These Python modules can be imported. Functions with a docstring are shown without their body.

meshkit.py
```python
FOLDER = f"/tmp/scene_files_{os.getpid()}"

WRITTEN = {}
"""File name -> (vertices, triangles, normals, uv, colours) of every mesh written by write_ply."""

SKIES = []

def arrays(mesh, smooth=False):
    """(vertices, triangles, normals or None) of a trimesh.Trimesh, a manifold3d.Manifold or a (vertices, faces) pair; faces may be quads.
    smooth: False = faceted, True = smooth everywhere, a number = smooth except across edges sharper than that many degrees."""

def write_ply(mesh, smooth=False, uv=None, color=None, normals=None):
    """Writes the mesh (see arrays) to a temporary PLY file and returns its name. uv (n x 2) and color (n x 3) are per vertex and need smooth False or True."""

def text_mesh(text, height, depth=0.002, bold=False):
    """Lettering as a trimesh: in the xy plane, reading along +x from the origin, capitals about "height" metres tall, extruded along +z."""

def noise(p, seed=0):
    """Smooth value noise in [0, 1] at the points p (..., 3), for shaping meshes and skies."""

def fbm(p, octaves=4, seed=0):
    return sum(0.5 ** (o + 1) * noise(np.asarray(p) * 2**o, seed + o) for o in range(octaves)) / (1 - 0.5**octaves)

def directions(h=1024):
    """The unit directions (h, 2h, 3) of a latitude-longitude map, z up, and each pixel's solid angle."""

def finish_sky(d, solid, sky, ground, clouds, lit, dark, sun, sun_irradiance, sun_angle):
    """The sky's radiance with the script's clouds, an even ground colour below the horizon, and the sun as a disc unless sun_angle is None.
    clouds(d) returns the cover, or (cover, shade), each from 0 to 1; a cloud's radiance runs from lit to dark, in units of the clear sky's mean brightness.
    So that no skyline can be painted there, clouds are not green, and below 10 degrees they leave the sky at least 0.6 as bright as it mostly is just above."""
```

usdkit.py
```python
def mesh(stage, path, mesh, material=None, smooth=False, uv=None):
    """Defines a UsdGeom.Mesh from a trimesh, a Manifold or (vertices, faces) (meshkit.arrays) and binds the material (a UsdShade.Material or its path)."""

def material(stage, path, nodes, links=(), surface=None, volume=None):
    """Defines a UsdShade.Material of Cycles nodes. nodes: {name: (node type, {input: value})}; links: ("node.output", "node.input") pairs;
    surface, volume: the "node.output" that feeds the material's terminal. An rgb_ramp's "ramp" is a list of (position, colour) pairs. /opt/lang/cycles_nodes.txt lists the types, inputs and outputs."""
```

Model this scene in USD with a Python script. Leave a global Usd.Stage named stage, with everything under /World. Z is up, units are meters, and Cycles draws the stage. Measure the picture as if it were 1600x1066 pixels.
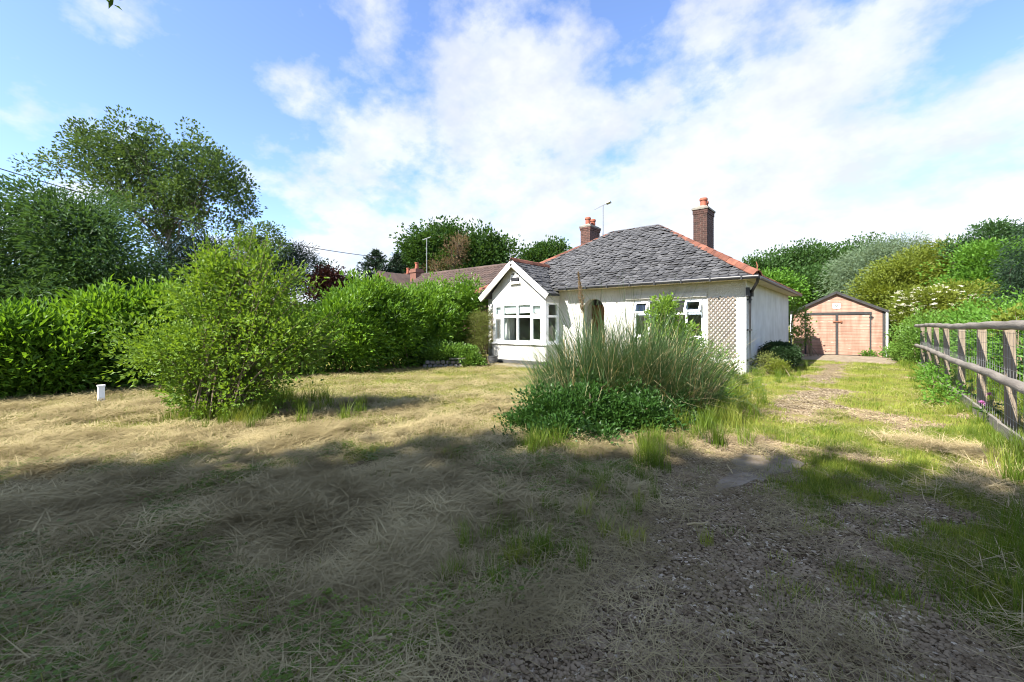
import math, random
import numpy as np, trimesh, shapely.geometry as sg, shapely.affinity as sa
import usdkit, meshkit
from pxr import Usd, UsdGeom, UsdLux, UsdShade, Gf, Sdf, Vt

stage = Usd.Stage.CreateInMemory()
UsdGeom.SetStageUpAxis(stage, 'Z'); UsdGeom.SetStageMetersPerUnit(stage, 1.0)
UsdGeom.Xform.Define(stage, '/World'); UsdGeom.Scope.Define(stage, '/World/Looks')

# ------------------------------------------------------------------ camera, sky, sun, exposure
FPX, HOR, EYE = 666.0, 508.0, 1.3            # focal length and horizon in photograph pixels, eye height
TH = math.atan2(1355 - 800, FPX)
RT = np.array([math.cos(TH), math.sin(TH), 0.0]); FW = np.array([-math.sin(TH), math.cos(TH), 0.0])
cam = UsdGeom.Camera.Define(stage, '/World/camera')
cam.AddTransformOp().Set(Gf.Matrix4d(*RT, 0, 0, 0, 1, 0, *(-FW), 0, 0, 0, EYE, 1))
cam.CreateHorizontalApertureAttr(36.0); cam.CreateVerticalApertureAttr(24.0)
cam.CreateFocalLengthAttr(36.0 * FPX / 1600)
cam.CreateVerticalApertureOffsetAttr(-36.0 * (533 - HOR) / 1600)
cam.CreateClippingRangeAttr(Gf.Vec2f(0.05, 5000)); cam.CreateExposureAttr(1.82)
EL = math.radians(43.0)
SUN = np.array([-0.22, -0.975, 0.0]); SUN /= np.linalg.norm(SUN)
SUN = SUN * math.cos(EL) + np.array([0, 0, math.sin(EL)])
sun = UsdLux.DistantLight.Define(stage, '/World/sun')
sun.AddTransformOp().Set(Gf.Matrix4d().SetRotate(Gf.Rotation(Gf.Vec3d(0, 0, 1), Gf.Vec3d(*SUN))))
sun.CreateIntensityAttr(1.15); sun.CreateAngleAttr(0.5); sun.CreateNormalizeAttr(True); sun.CreateColorAttr(Gf.Vec3f(1.0, 0.955, 0.87))

def pray(px, py):                             # direction through a pixel of the photograph, one metre deep
    return FW + RT * (px - 800) / FPX + np.array([0, 0, 1.0]) * (HOR - py) / FPX

def make_sky():
    dome = UsdLux.DomeLight.Define(stage, '/World/sky')
    n = {'tc': ('texture_coordinate', {}),
         'sky': ('sky_texture', {'sky_type': 'single_scattering', 'sun_disc': False, 'sun_elevation': EL, 'sun_rotation': math.atan2(SUN[0], SUN[1]), 'air_density': 1.0, 'aerosol_density': 0.6, 'ozone_density': 2.0}),
         'sep': ('separate_xyz', {}), 'zz': ('math', {'math_type': 'add', 'value2': 0.45}), 'zm': ('math', {'math_type': 'maximum', 'value2': 0.08}),
         'dx': ('math', {'math_type': 'divide'}), 'dy': ('math', {'math_type': 'divide'}), 'pl': ('combine_xyz', {'z': 3.7}),
         'n1': ('noise_texture', {'scale': 4.6, 'detail': 10.0, 'roughness': 0.58, 'distortion': 0.0}),
         'n2': ('noise_texture', {'scale': 1.5, 'detail': 3.0, 'roughness': 0.5}),
         'n3': ('noise_texture', {'scale': 5.5, 'detail': 6.0, 'roughness': 0.6}),
         's2': ('math', {'math_type': 'multiply', 'value2': 0.35}), 's0': ('math', {'math_type': 'add'})}
    l = [('tc.generated', 'sep.vector'), ('sep.z', 'zz.value1'), ('zz.value', 'zm.value1'), ('sep.x', 'dx.value1'), ('zm.value', 'dx.value2'), ('sep.y', 'dy.value1'), ('zm.value', 'dy.value2'),
         ('dx.value', 'pl.x'), ('dy.value', 'pl.y'), ('pl.vector', 'n1.vector'), ('pl.vector', 'n2.vector'), ('pl.vector', 'n3.vector'), ('n2.fac', 's2.value1'), ('n1.fac', 's0.value1'), ('s2.value', 's0.value2')]
    prev = 's0.value'
    # the cloud banks in view: (direction, radius, weight); elsewhere the noise alone
    banks = [((1000, 330), .55, .20), ((720, 110), .26, .16), ((1300, 200), .40, .09), ((1450, 420), .7, .105), ((470, 200), .22, .10), ((640, 400), .4, .16), ((60, 40), .55, -.12), ((330, 90), .3, -.09), ((240, 50), .16, .085), ((70, 215), .2, .10), ((170, 20), .12, .06), ((470, 30), .2, .05), ((1000, 20), .22, -.10), ((1450, 60), .3, -.05)]
    for i, ((px, py), r, w) in enumerate(banks):
        d = pray(px, py); d /= np.linalg.norm(d)
        n[f'd{i}'] = ('vector_math', {'math_type': 'distance', 'vector2': tuple(d)})
        n[f'r{i}'] = ('map_range', {'range_type': 'smoothstep', 'from_min': r, 'from_max': 0.0, 'to_min': 0.0, 'to_max': w, 'clamp': True})
        n[f'a{i}'] = ('math', {'math_type': 'add'})
        l += [('tc.generated', f'd{i}.vector1'), (f'd{i}.value', f'r{i}.value'), (f'r{i}.result', f'a{i}.value1'), (prev, f'a{i}.value2')]
        prev = f'a{i}.value'
    n['lo'] = ('map_range', {'range_type': 'smoothstep', 'from_min': 0.42, 'from_max': 0.0, 'to_min': 0.0, 'to_max': 0.10, 'clamp': True}); n['al'] = ('math', {'math_type': 'add'}); l += [('sep.z', 'lo.value'), ('lo.result', 'al.value1'), (prev, 'al.value2')]; prev = 'al.value'
    n['cov'] = ('rgb_ramp', {'ramp': [(0.0, (0, 0, 0)), (0.65, (0, 0, 0)), (0.725, (.34,) * 3), (0.795, (.70,) * 3), (.92, (.92,) * 3)]})
    n['tone'] = ('rgb_ramp', {'ramp': [(0.35, (2.95, 3.1, 3.3)), (0.62, (3.75, 3.82, 3.9))]})
    n['boost'] = ('mix_color', {'blend_type': 'multiply', 'fac': 1.0, 'b': (0.98, 1.02, 1.2), 'use_clamp': False})
    n['mix'] = ('mix_color', {'blend_type': 'mix', 'use_clamp': False})
    n['bg'] = ('background_shader', {'strength': SKY_STRENGTH})
    l += [(prev, 'cov.fac'), ('n3.fac', 'tone.fac'), ('sky.color', 'boost.a'), ('boost.result', 'mix.a'), ('tone.color', 'mix.b'), ('cov.color', 'mix.fac'), ('mix.result', 'bg.color')]
    m = usdkit.material(stage, '/World/Looks/sky', n, l, surface='bg.background')
    UsdShade.MaterialBindingAPI.Apply(dome.GetPrim()).Bind(m)
    dome.GetPrim().SetCustomDataByKey('kind', 'structure')
SKY_STRENGTH = 0.085
make_sky()

# ------------------------------------------------------------------ helpers
def at(px, py, d):                            # the point d metres deep behind a pixel of the photograph
    return np.array([0, 0, EYE]) + pray(px, py) * d

used = {}
def numbered(parent, name):
    k = used.get((parent, name), 0); used[(parent, name)] = k + 1
    return name if k == 0 else f'{name}_{k:03d}'

ORIGIN = {}
def tag(p, label=None, cat=None, group=None, kind=None):
    p = p.GetPrim() if hasattr(p, 'GetPrim') else p
    for k, v in (('label', label), ('category', cat), ('group', group), ('kind', kind)):
        if v: p.SetCustomDataByKey(k, v)
    return p

def thing(name, label, cat, loc=(0, 0, 0), group=None):
    path = '/World/' + numbered('/World', name)
    x = UsdGeom.Xform.Define(stage, path); x.AddTranslateOp().Set(Gf.Vec3d(*map(float, loc)))
    ORIGIN[path] = np.array(loc, float)
    return tag(x, label, cat, group)

def put(mesh, name, mat, parent=None, smooth=False, kind=None, label=None):
    """One Mesh prim from a mesh in world coordinates, under parent (a prim) or /World."""
    pp = str(parent.GetPath()) if parent is not None else '/World'
    path = pp + '/' + numbered(pp, name)
    v, f = mesh if isinstance(mesh, tuple) else (np.array(mesh.vertices), np.array(mesh.faces))
    top = '/'.join(pp.split('/')[:3])
    v = np.asarray(v, float) - ORIGIN.get(top, 0)
    p = usdkit.mesh(stage, path, (v, np.asarray(f)), MAT[mat], smooth=smooth).GetPrim()
    return tag(p, label=label, kind=kind)

def dup(root, loc, rotz=0, scale=1, label=None):
    name = root.GetName().rsplit('_', 1)[0] if root.GetName()[-3:].isdigit() else root.GetName()
    was = root.GetCustomData()
    r = thing(name, label or was['label'], was['category'], loc, was.get('group'))
    x = UsdGeom.Xformable(r); x.ClearXformOpOrder()
    x.AddTranslateOp(opSuffix='place').Set(Gf.Vec3d(*map(float, loc))); x.AddRotateZOp(opSuffix='turn').Set(float(rotz)); x.AddScaleOp(opSuffix='size').Set(Gf.Vec3f(*np.broadcast_to(scale, 3).astype(float).tolist()))
    r.GetReferences().AddInternalReference(root.GetPath()); r.SetInstanceable(True)
    return r

class MB:
    def __init__(s): s.v, s.f, s.n = [], [], 0
    def add(s, v, f):
        v = np.asarray(v, float); f = np.asarray(f, int)
        if f.shape[1] == 4: f = np.vstack([f[:, [0, 1, 2]], f[:, [0, 2, 3]]])
        s.v.append(v); s.f.append(f + s.n); s.n += len(v); return s
    def mesh(s, m): return s.add(m.vertices, m.faces)
    def box(s, x0, x1, y0, y1, z0, z1):
        v = np.array([[x, y, z] for z in (z0, z1) for y in (y0, y1) for x in (x0, x1)])
        return s.add(v, [[0, 2, 3, 1], [4, 5, 7, 6], [0, 1, 5, 4], [2, 6, 7, 3], [0, 4, 6, 2], [1, 3, 7, 5]])
    def obox(s, c, ax, ay, az):               # centre and three half-axis vectors
        c, ax, ay, az = (np.asarray(x, float) for x in (c, ax, ay, az))
        v = np.array([c + i * ax + j * ay + k * az for k in (-1, 1) for j in (-1, 1) for i in (-1, 1)])
        return s.add(v, [[0, 2, 3, 1], [4, 5, 7, 6], [0, 1, 5, 4], [2, 6, 7, 3], [0, 4, 6, 2], [1, 3, 7, 5]])
    def bar(s, a, b, w, t, up=(0, 0, 1)):     # a bar of width w (across up) and thickness t (along up)
        a, b = np.asarray(a, float), np.asarray(b, float); d = (b - a) / 2
        u = np.cross(d, up); u = u / np.linalg.norm(u); n = np.cross(u, d); n = n / np.linalg.norm(n)
        return s.obox((a + b) / 2, d, u * w / 2, n * t / 2)
    def tube(s, pts, r, sides=6, cap=True):
        p = np.asarray(pts, float); r = np.broadcast_to(np.asarray(r, float), (len(p),))
        t = np.gradient(p, axis=0); t /= np.linalg.norm(t, axis=1, keepdims=True) + 1e-12
        ref = np.array([0, 0, 1.0]) if abs(t[:, 2]).mean() < 0.8 else np.array([1.0, 0, 0])
        a = np.cross(t, ref); a /= np.linalg.norm(a, axis=1, keepdims=True) + 1e-12
        b = np.cross(t, a); an = np.arange(sides) * 2 * np.pi / sides
        v = p[:, None] + r[:, None, None] * (np.cos(an)[None, :, None] * a[:, None] + np.sin(an)[None, :, None] * b[:, None])
        i, j = np.meshgrid(np.arange(len(p) - 1), np.arange(sides), indexing='ij')
        q = np.stack([i * sides + j, i * sides + (j + 1) % sides, (i + 1) * sides + (j + 1) % sides, (i + 1) * sides + j], -1).reshape(-1, 4)
        v = v.reshape(-1, 3); f = np.vstack([q[:, [0, 1, 2]], q[:, [0, 2, 3]]])
        if cap:
            e = len(v); v = np.vstack([v, p[0], p[-1]]); k = np.arange(sides); o = (len(p) - 1) * sides
            f = np.vstack([f, np.stack([np.full(sides, e), (k + 1) % sides, k], 1), np.stack([np.full(sides, e + 1), o + k, o + (k + 1) % sides], 1)])
        return s.add(v, f)
    def lathe(s, c, prof, sides=20):           # prof: (r, z) pairs
        c = np.asarray(c, float); an = np.arange(sides) * 2 * np.pi / sides
        v = np.array([[r * np.cos(a), r * np.sin(a), z] for r, z in prof for a in an]) + c
        i, j = np.meshgrid(np.arange(len(prof) - 1), np.arange(sides), indexing='ij')
        q = np.stack([i * sides + j, i * sides + (j + 1) % sides, (i + 1) * sides + (j + 1) % sides, (i + 1) * sides + j], -1).reshape(-1, 4)
        return s.add(v, q)
    def xz(s, poly, y0, y1):                  # a shapely polygon in x, z extruded along y
        for g in getattr(poly, 'geoms', [poly]):
            m = trimesh.creation.extrude_polygon(g, abs(y1 - y0), engine='earcut'); v = np.array(m.vertices)
            s.add(np.stack([v[:, 0], max(y0, y1) - v[:, 2], v[:, 1]], 1), m.faces)
        return s
    def get(s): return np.vstack(s.v), np.vstack(s.f)
    def build(s, name, mat, parent=None, smooth=False, **k): return put(s.get(), name, mat, parent, smooth, **k)

def nz(v): return v / (np.linalg.norm(v, axis=-1, keepdims=True) + 1e-12)

# ------------------------------------------------------------------ materials
MAT = {}
def mat(name, nodes, links, surface): MAT[name] = usdkit.material(stage, '/World/Looks/' + name, nodes, links, surface=surface); return MAT[name]

def plain(name, a, b=None, scale=6.0, rough=0.7, bump=0.0, bscale=40.0, spec=0.4, stretch=(1, 1, 1), metallic=0.0, island=0.0, detail=4.0):
    """Two tones mixed by noise in object space, with fine relief."""
    b = b or a
    n = {'tc': ('texture_coordinate', {}), 'mp': ('mapping', {'scale': stretch}), 'n': ('noise_texture', {'scale': scale, 'detail': detail, 'roughness': 0.62}),
         'r': ('rgb_ramp', {'ramp': [(0.3, a), (0.7, b)]}), 'p': ('principled_bsdf', {'roughness': rough, 'specular_ior_level': spec, 'metallic': metallic})}
    l = [('tc.object', 'mp.vector'), ('mp.vector', 'n.vector'), ('n.fac', 'r.fac')]
    col = 'r.color'
    if island:
        n |= {'g': ('geometry', {}), 'oi': ('object_info', {}), 'ia': ('math', {'math_type': 'add'}), 'fr': ('math', {'math_type': 'fraction'}), 'mr': ('map_range', {'from_min': 0, 'from_max': 1, 'to_min': 1 - island, 'to_max': 1 + island}), 'h': ('hsv', {})}
        l += [('g.random_per_island', 'ia.value1'), ('oi.random', 'ia.value2'), ('ia.value', 'fr.value1'), ('fr.value', 'mr.value'), ('mr.result', 'h.value'), ('r.color', 'h.color')]; col = 'h.color'
    l += [(col, 'p.base_color')]
    if bump:
        n |= {'bn': ('noise_texture', {'scale': bscale, 'detail': 3.0}), 'bm': ('bump', {'strength': 1.0, 'distance': bump})}
        l += [('mp.vector', 'bn.vector'), ('bn.fac', 'bm.height'), ('bm.normal', 'p.normal')]
    return mat(name, n, l, 'p.BSDF')

GAIN = {'leaf_ash': .95, 'leaf_poplar': 1.1, 'leaf_oak': .95, 'leaf_conifer': .9, 'leaf_topiary': .9, 'leaf_bramble': .8, 'leaf_copper': .9}
def leafy(name, a, b, c=None, trans=0.35, rough=0.55, spec=0.22, nscale=0.8):
    """Leaves: three tones by leaf and by clump, light passing through."""
    c = c or b; a, b, c = (tuple(x * GAIN.get(name, 1.3) for x in q) for q in (a, b, c)) if name.startswith('leaf') else (a, b, c); tcol = tuple(min(1, x * k) for x, k in zip(b, (1.5, 1.35, .7)))
    n = {'g': ('geometry', {}), 'n': ('noise_texture', {'scale': nscale, 'detail': 2.0}), 'ad': ('math', {'math_type': 'multiply_add', 'value2': 0.55}), 'sc': ('math', {'math_type': 'multiply', 'value2': 0.62}),
         'r': ('rgb_ramp', {'ramp': [(0.12, a), (0.5, b), (0.85, c)]}), 'p': ('principled_bsdf', {'roughness': rough, 'specular_ior_level': spec}),
         'tm': ('mix_color', {'blend_type': 'multiply', 'fac': 1.0, 'b': (1.5, 1.35, 0.6), 'use_clamp': False}), 't': ('translucent_bsdf', {}), 'm': ('mix_closure', {'fac': trans})}
    l = [('g.position', 'n.vector'), ('g.random_per_island', 'ad.value1'), ('n.fac', 'sc.value1'), ('sc.value', 'ad.value3'), ('ad.value', 'r.fac'), ('r.color', 'p.base_color'), ('r.color', 'tm.a'), ('tm.result', 't.color'), ('p.BSDF', 'm.closure1'), ('t.BSDF', 'm.closure2')]
    return mat(name, n, l, 'm.closure')

def glass(name, ior, tint=(0.9, 0.93, 0.92)):
    return mat(name, {'f': ('fresnel', {'IOR': ior}), 'ge': ('geometry', {}), 'iv': ('math', {'math_type': 'subtract', 'value1': 1.0}), 'fb': ('math', {'math_type': 'multiply'}), 't': ('transparent_bsdf', {'color': tint}), 'g': ('glossy_bsdf', {'color': (1, 1, 1), 'roughness': 0.02}), 'm': ('mix_closure', {})},
               [('ge.backfacing', 'iv.value2'), ('f.fac', 'fb.value1'), ('iv.value', 'fb.value2'), ('fb.value', 'm.fac'), ('t.BSDF', 'm.closure1'), ('g.BSDF', 'm.closure2')], 'm.closure')

mat('render_white', {'tc': ('texture_coordinate', {}), 'n': ('noise_texture', {'scale': 1.3, 'detail': 6.0, 'roughness': 0.65}), 'r': ('rgb_ramp', {'ramp': [(0.3, (0.45, 0.435, 0.40)), (0.65, (0.58, 0.57, 0.54))]}),
     'm2': ('mapping', {'scale': (5, 5, 0.45)}), 'n2': ('noise_texture', {'scale': 1.6, 'detail': 6.0, 'roughness': 0.6}), 's': ('rgb_ramp', {'ramp': [(0.36, (0.70, 0.68, 0.62)), (0.52, (1, 1, 1))]}), 'ml': ('mix_color', {'blend_type': 'multiply', 'fac': 0.28}),
     'v': ('voronoi_texture', {'scale': 70.0}), 'bm': ('bump', {'strength': 1.0, 'distance': 0.012}), 'p': ('principled_bsdf', {'roughness': 0.95, 'specular_ior_level': 0.15})},
    [('tc.object', 'n.vector'), ('n.fac', 'r.fac'), ('tc.object', 'm2.vector'), ('m2.vector', 'n2.vector'), ('n2.fac', 's.fac'), ('r.color', 'ml.a'), ('s.color', 'ml.b'), ('ml.result', 'p.base_color'), ('tc.object', 'v.vector'), ('v.distance', 'bm.height'), ('bm.normal', 'p.normal')], 'p.BSDF')
plain('upvc', (0.80, 0.80, 0.80), (0.84, 0.84, 0.84), 3, 0.35)
plain('white_paint', (0.70, 0.69, 0.66), (0.82, 0.81, 0.78), 5, 0.55, 0.002, 30)
plain('plinth_black', (0.03, 0.03, 0.032), (0.07, 0.07, 0.07), 4, 0.8, 0.004)
plain('black_plastic', (0.012, 0.012, 0.014), (0.03, 0.03, 0.032), 5, 0.4)
plain('slate', (0.018, 0.0185, 0.02), (0.088, 0.087, 0.088), 5.5, 0.7, 0.008, 22, 0.3, island=0.38)
plain('roof_deck', (0.03, 0.03, 0.03), (0.05, 0.05, 0.05), 4, 0.9)
plain('ridge_tile', (0.085, 0.038, 0.028), (0.19, 0.075, 0.048), 4, 0.85, 0.006, 30, 0.2, island=0.28)
plain('eave_tile', (0.16, 0.07, 0.045), (0.27, 0.13, 0.08), 5, 0.85, 0.004, 30, island=0.25)
plain('soffit', (0.42, 0.37, 0.26), (0.52, 0.47, 0.35), 3, 0.8)
plain('mortar', (0.22, 0.20, 0.17), (0.30, 0.27, 0.23), 8, 0.95)
plain('brick_dark', (0.045, 0.026, 0.022), (0.115, 0.055, 0.042), 7, 0.9, 0.004, 60, island=0.4)
plain('cement_lichen', (0.09, 0.085, 0.075), (0.24, 0.22, 0.18), 9, 0.95, 0.01, 30)
plain('terracotta', (0.20, 0.055, 0.032), (0.29, 0.09, 0.05), 6, 0.75)
plain('trellis_wood', (0.10, 0.08, 0.065), (0.19, 0.16, 0.13), 6, 0.9, 0.002, 40, island=0.2)
plain('door_wood', (0.16, 0.05, 0.02), (0.24, 0.085, 0.035), 4, 0.45, stretch=(6, 6, 0.6))
plain('inside', (0.30, 0.28, 0.25), (0.36, 0.33, 0.30), 2, 0.9)
plain('blind', (0.66, 0.70, 0.70), (0.74, 0.77, 0.77), 2, 0.85)
plain('lead', (0.12, 0.12, 0.125), (0.2, 0.2, 0.2), 5, 0.6)
plain('grey_metal', (0.18, 0.19, 0.20), (0.28, 0.29, 0.30), 5, 0.45, metallic=0.3)
plain('galvanised', (0.2, 0.205, 0.21), (0.32, 0.325, 0.33), 5, 0.45, metallic=0.4)
plain('rust', (0.16, 0.06, 0.03), (0.25, 0.1, 0.05), 8, 0.9)
mat('board_pink', {'tc': ('texture_coordinate', {}), 'mp': ('mapping', {'scale': (0.35, 1, 5)}), 'n': ('noise_texture', {'scale': 3.0, 'detail': 5.0}), 'r': ('rgb_ramp', {'ramp': [(0.3, (0.28, 0.165, 0.12)), (0.7, (0.39, 0.245, 0.185))]}),
     'm2': ('mapping', {'scale': (1.2, 1, 9)}), 'n2': ('noise_texture', {'scale': 1.7, 'detail': 8.0, 'roughness': 0.7}), 'pk': ('map_range', {'from_min': 0.62, 'from_max': 0.68}), 'mx': ('mix_color', {'b': (0.6, 0.56, 0.5)}),
     'm3': ('mapping', {'scale': (2.5, 1, .5)}), 'n3': ('noise_texture', {'scale': 2.0, 'detail': 5.0}), 'st': ('rgb_ramp', {'ramp': [(0.35, (0.66, 0.62, 0.58)), (0.6, (1, 1, 1))]}), 'ml': ('mix_color', {'blend_type': 'multiply', 'fac': 0.8}), 'p': ('principled_bsdf', {'roughness': 0.85, 'specular_ior_level': 0.2})},
    [('tc.object', 'mp.vector'), ('mp.vector', 'n.vector'), ('n.fac', 'r.fac'), ('tc.object', 'm2.vector'), ('m2.vector', 'n2.vector'), ('n2.fac', 'pk.value'), ('pk.result', 'mx.fac'), ('r.color', 'mx.a'), ('tc.object', 'm3.vector'), ('m3.vector', 'n3.vector'), ('n3.fac', 'st.fac'), ('mx.result', 'ml.a'), ('st.color', 'ml.b'), ('ml.result', 'p.base_color')], 'p.BSDF')
plain('board_black', (0.012, 0.012, 0.012), (0.035, 0.034, 0.032), 6, 0.65)
plain('roof_felt', (0.025, 0.025, 0.027), (0.05, 0.05, 0.05), 6, 0.9)
plain('concrete', (0.14, 0.11, 0.075), (0.29, 0.24, 0.175), 5.0, 1.0, 0.01, 30, 0.02, detail=9)
plain('fence_rail', (0.11, 0.095, 0.08), (0.22, 0.195, 0.165), 4, 0.9, 0.006, 26, stretch=(5, 0.5, 5))
plain('fence_post', (0.15, 0.115, 0.08), (0.26, 0.21, 0.155), 5, 0.9, 0.006, 26, stretch=(4, 4, 0.5))
plain('kick_board', (0.13, 0.115, 0.095), (0.22, 0.2, 0.17), 5, 0.95, 0.006, 26, stretch=(5, 0.5, 5))
plain('bark', (0.045, 0.035, 0.025), (0.11, 0.09, 0.07), 8, 0.95, 0.02, 14, stretch=(1, 1, 0.3))
plain('bark_grey', (0.07, 0.06, 0.05), (0.16, 0.14, 0.115), 8, 0.95, 0.02, 14, stretch=(1, 1, 0.3))
plain('stem_brown', (0.10, 0.075, 0.045), (0.19, 0.15, 0.09), 8, 0.9)
plain('stem_green', (0.07, 0.10, 0.03), (0.12, 0.15, 0.05), 8, 0.8)
plain('pot_grey', (0.035, 0.036, 0.038), (0.065, 0.066, 0.068), 5, 0.6)
plain('post_white', (0.72, 0.72, 0.70), (0.8, 0.8, 0.78), 5, 0.5)
plain('pantile_brown', (0.042, 0.029, 0.025), (0.092, 0.060, 0.048), 2.2, 0.9, 0.004, 30, island=0.25)
plain('brick_red', (0.095, 0.042, 0.03), (0.155, 0.07, 0.048), 6, 0.9, island=0.25)
plain('cable', (0.02, 0.02, 0.022), (0.03, 0.03, 0.03), 5, 0.6)
plain('plaque_white', (0.5, 0.52, 0.49), (0.66, 0.67, 0.63), 12, 0.6)
plain('plaque_mark', (0.06, 0.08, 0.06), (0.1, 0.12, 0.1), 12, 0.6)
plain('fence_brown', (0.075, 0.045, 0.03), (0.13, 0.085, 0.055), 4, 0.9, island=0.2)
plain('stone_grey', (0.13, 0.12, 0.105), (0.25, 0.235, 0.21), 7, 0.9, 0.006, 30)
glass('pane_glass', 1.55); glass('pane_sky', 2.1, (0.7, 0.78, 0.86))

leafy('leaf_laurel', (0.05, 0.115, 0.012), (0.11, 0.205, 0.02), (0.20, 0.30, 0.03), 0.38, 0.42, 0.35)
leafy('leaf_shrub', (0.075, 0.135, 0.018), (0.125, 0.205, 0.026), (0.19, 0.28, 0.04), 0.4, 0.5)
leafy('leaf_ash', (0.038, 0.085, 0.028), (0.06, 0.125, 0.04), (0.095, 0.17, 0.06), 0.3, 0.5)
leafy('leaf_poplar', (0.045, 0.085, 0.03), (0.07, 0.12, 0.04), (0.11, 0.17, 0.06), 0.3, 0.45)
leafy('leaf_oak', (0.032, 0.075, 0.018), (0.055, 0.115, 0.026), (0.085, 0.155, 0.034), 0.3, 0.5, nscale=0.3)
leafy('leaf_conifer', (0.014, 0.034, 0.016), (0.024, 0.052, 0.024), (0.036, 0.07, 0.03), 0.1, 0.6)
leafy('leaf_copper', (0.05, 0.016, 0.016), (0.08, 0.026, 0.024), (0.11, 0.04, 0.03), 0.25, 0.5)
leafy('leaf_dead', (0.10, 0.07, 0.04), (0.15, 0.105, 0.06), (0.2, 0.14, 0.085), 0.2, 0.8)
leafy('leaf_willow', (0.085, 0.125, 0.075), (0.12, 0.165, 0.10), (0.155, 0.205, 0.13), 0.3, 0.5)
leafy('leaf_yellow', (0.075, 0.105, 0.014), (0.13, 0.155, 0.02), (0.20, 0.205, 0.03), 0.35, 0.5)
leafy('leaf_bright', (0.05, 0.12, 0.014), (0.085, 0.175, 0.022), (0.125, 0.235, 0.032), 0.35, 0.5)
leafy('leaf_topiary', (0.02, 0.045, 0.016), (0.032, 0.068, 0.022), (0.048, 0.092, 0.028), 0.15, 0.5)
leafy('leaf_bramble', (0.03, 0.08, 0.016), (0.05, 0.12, 0.022), (0.08, 0.165, 0.03), 0.3, 0.4)
leafy('leaf_ivy', (0.055, 0.11, 0.018), (0.09, 0.165, 0.025), (0.135, 0.215, 0.035), 0.3, 0.4)
leafy('leaf_olive', (0.07, 0.085, 0.022), (0.11, 0.125, 0.03), (0.15, 0.16, 0.045), 0.25, 0.6)
leafy('flower_white', (0.6, 0.58, 0.48), (0.72, 0.7, 0.6), (0.78, 0.76, 0.68), 0.2, 0.8)
leafy('flower_pink', (0.45, 0.16, 0.4), (0.55, 0.22, 0.48), (0.62, 0.3, 0.55), 0.2, 0.8)
leafy('pampas_blade', (0.035, 0.07, 0.026), (0.09, 0.15, 0.06), (0.29, 0.35, 0.20), 0.25, 0.4, nscale=1.2)
leafy('dry_stalk', (0.38, 0.30, 0.16), (0.50, 0.41, 0.24), (0.60, 0.51, 0.33), 0.15, 0.8)
leafy('grass_green', (0.06, 0.105, 0.010), (0.14, 0.205, 0.020), (0.28, 0.33, 0.05), 0.35, 0.5, nscale=1.5)
leafy('grass_olive', (0.13, 0.165, 0.022), (0.28, 0.31, 0.055), (0.52, 0.50, 0.16), 0.3, 0.6, nscale=1.5)
leafy('straw', (0.12, 0.09, 0.04), (0.47, 0.395, 0.215), (0.86, 0.78, 0.52), 0.12, 0.9, 0.03, nscale=2.0)
leafy('pebble', (0.12, 0.085, 0.05), (0.32, 0.25, 0.16), (0.72, 0.63, 0.48), 0.0, 0.95, 0.03, nscale=9.0)

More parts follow.
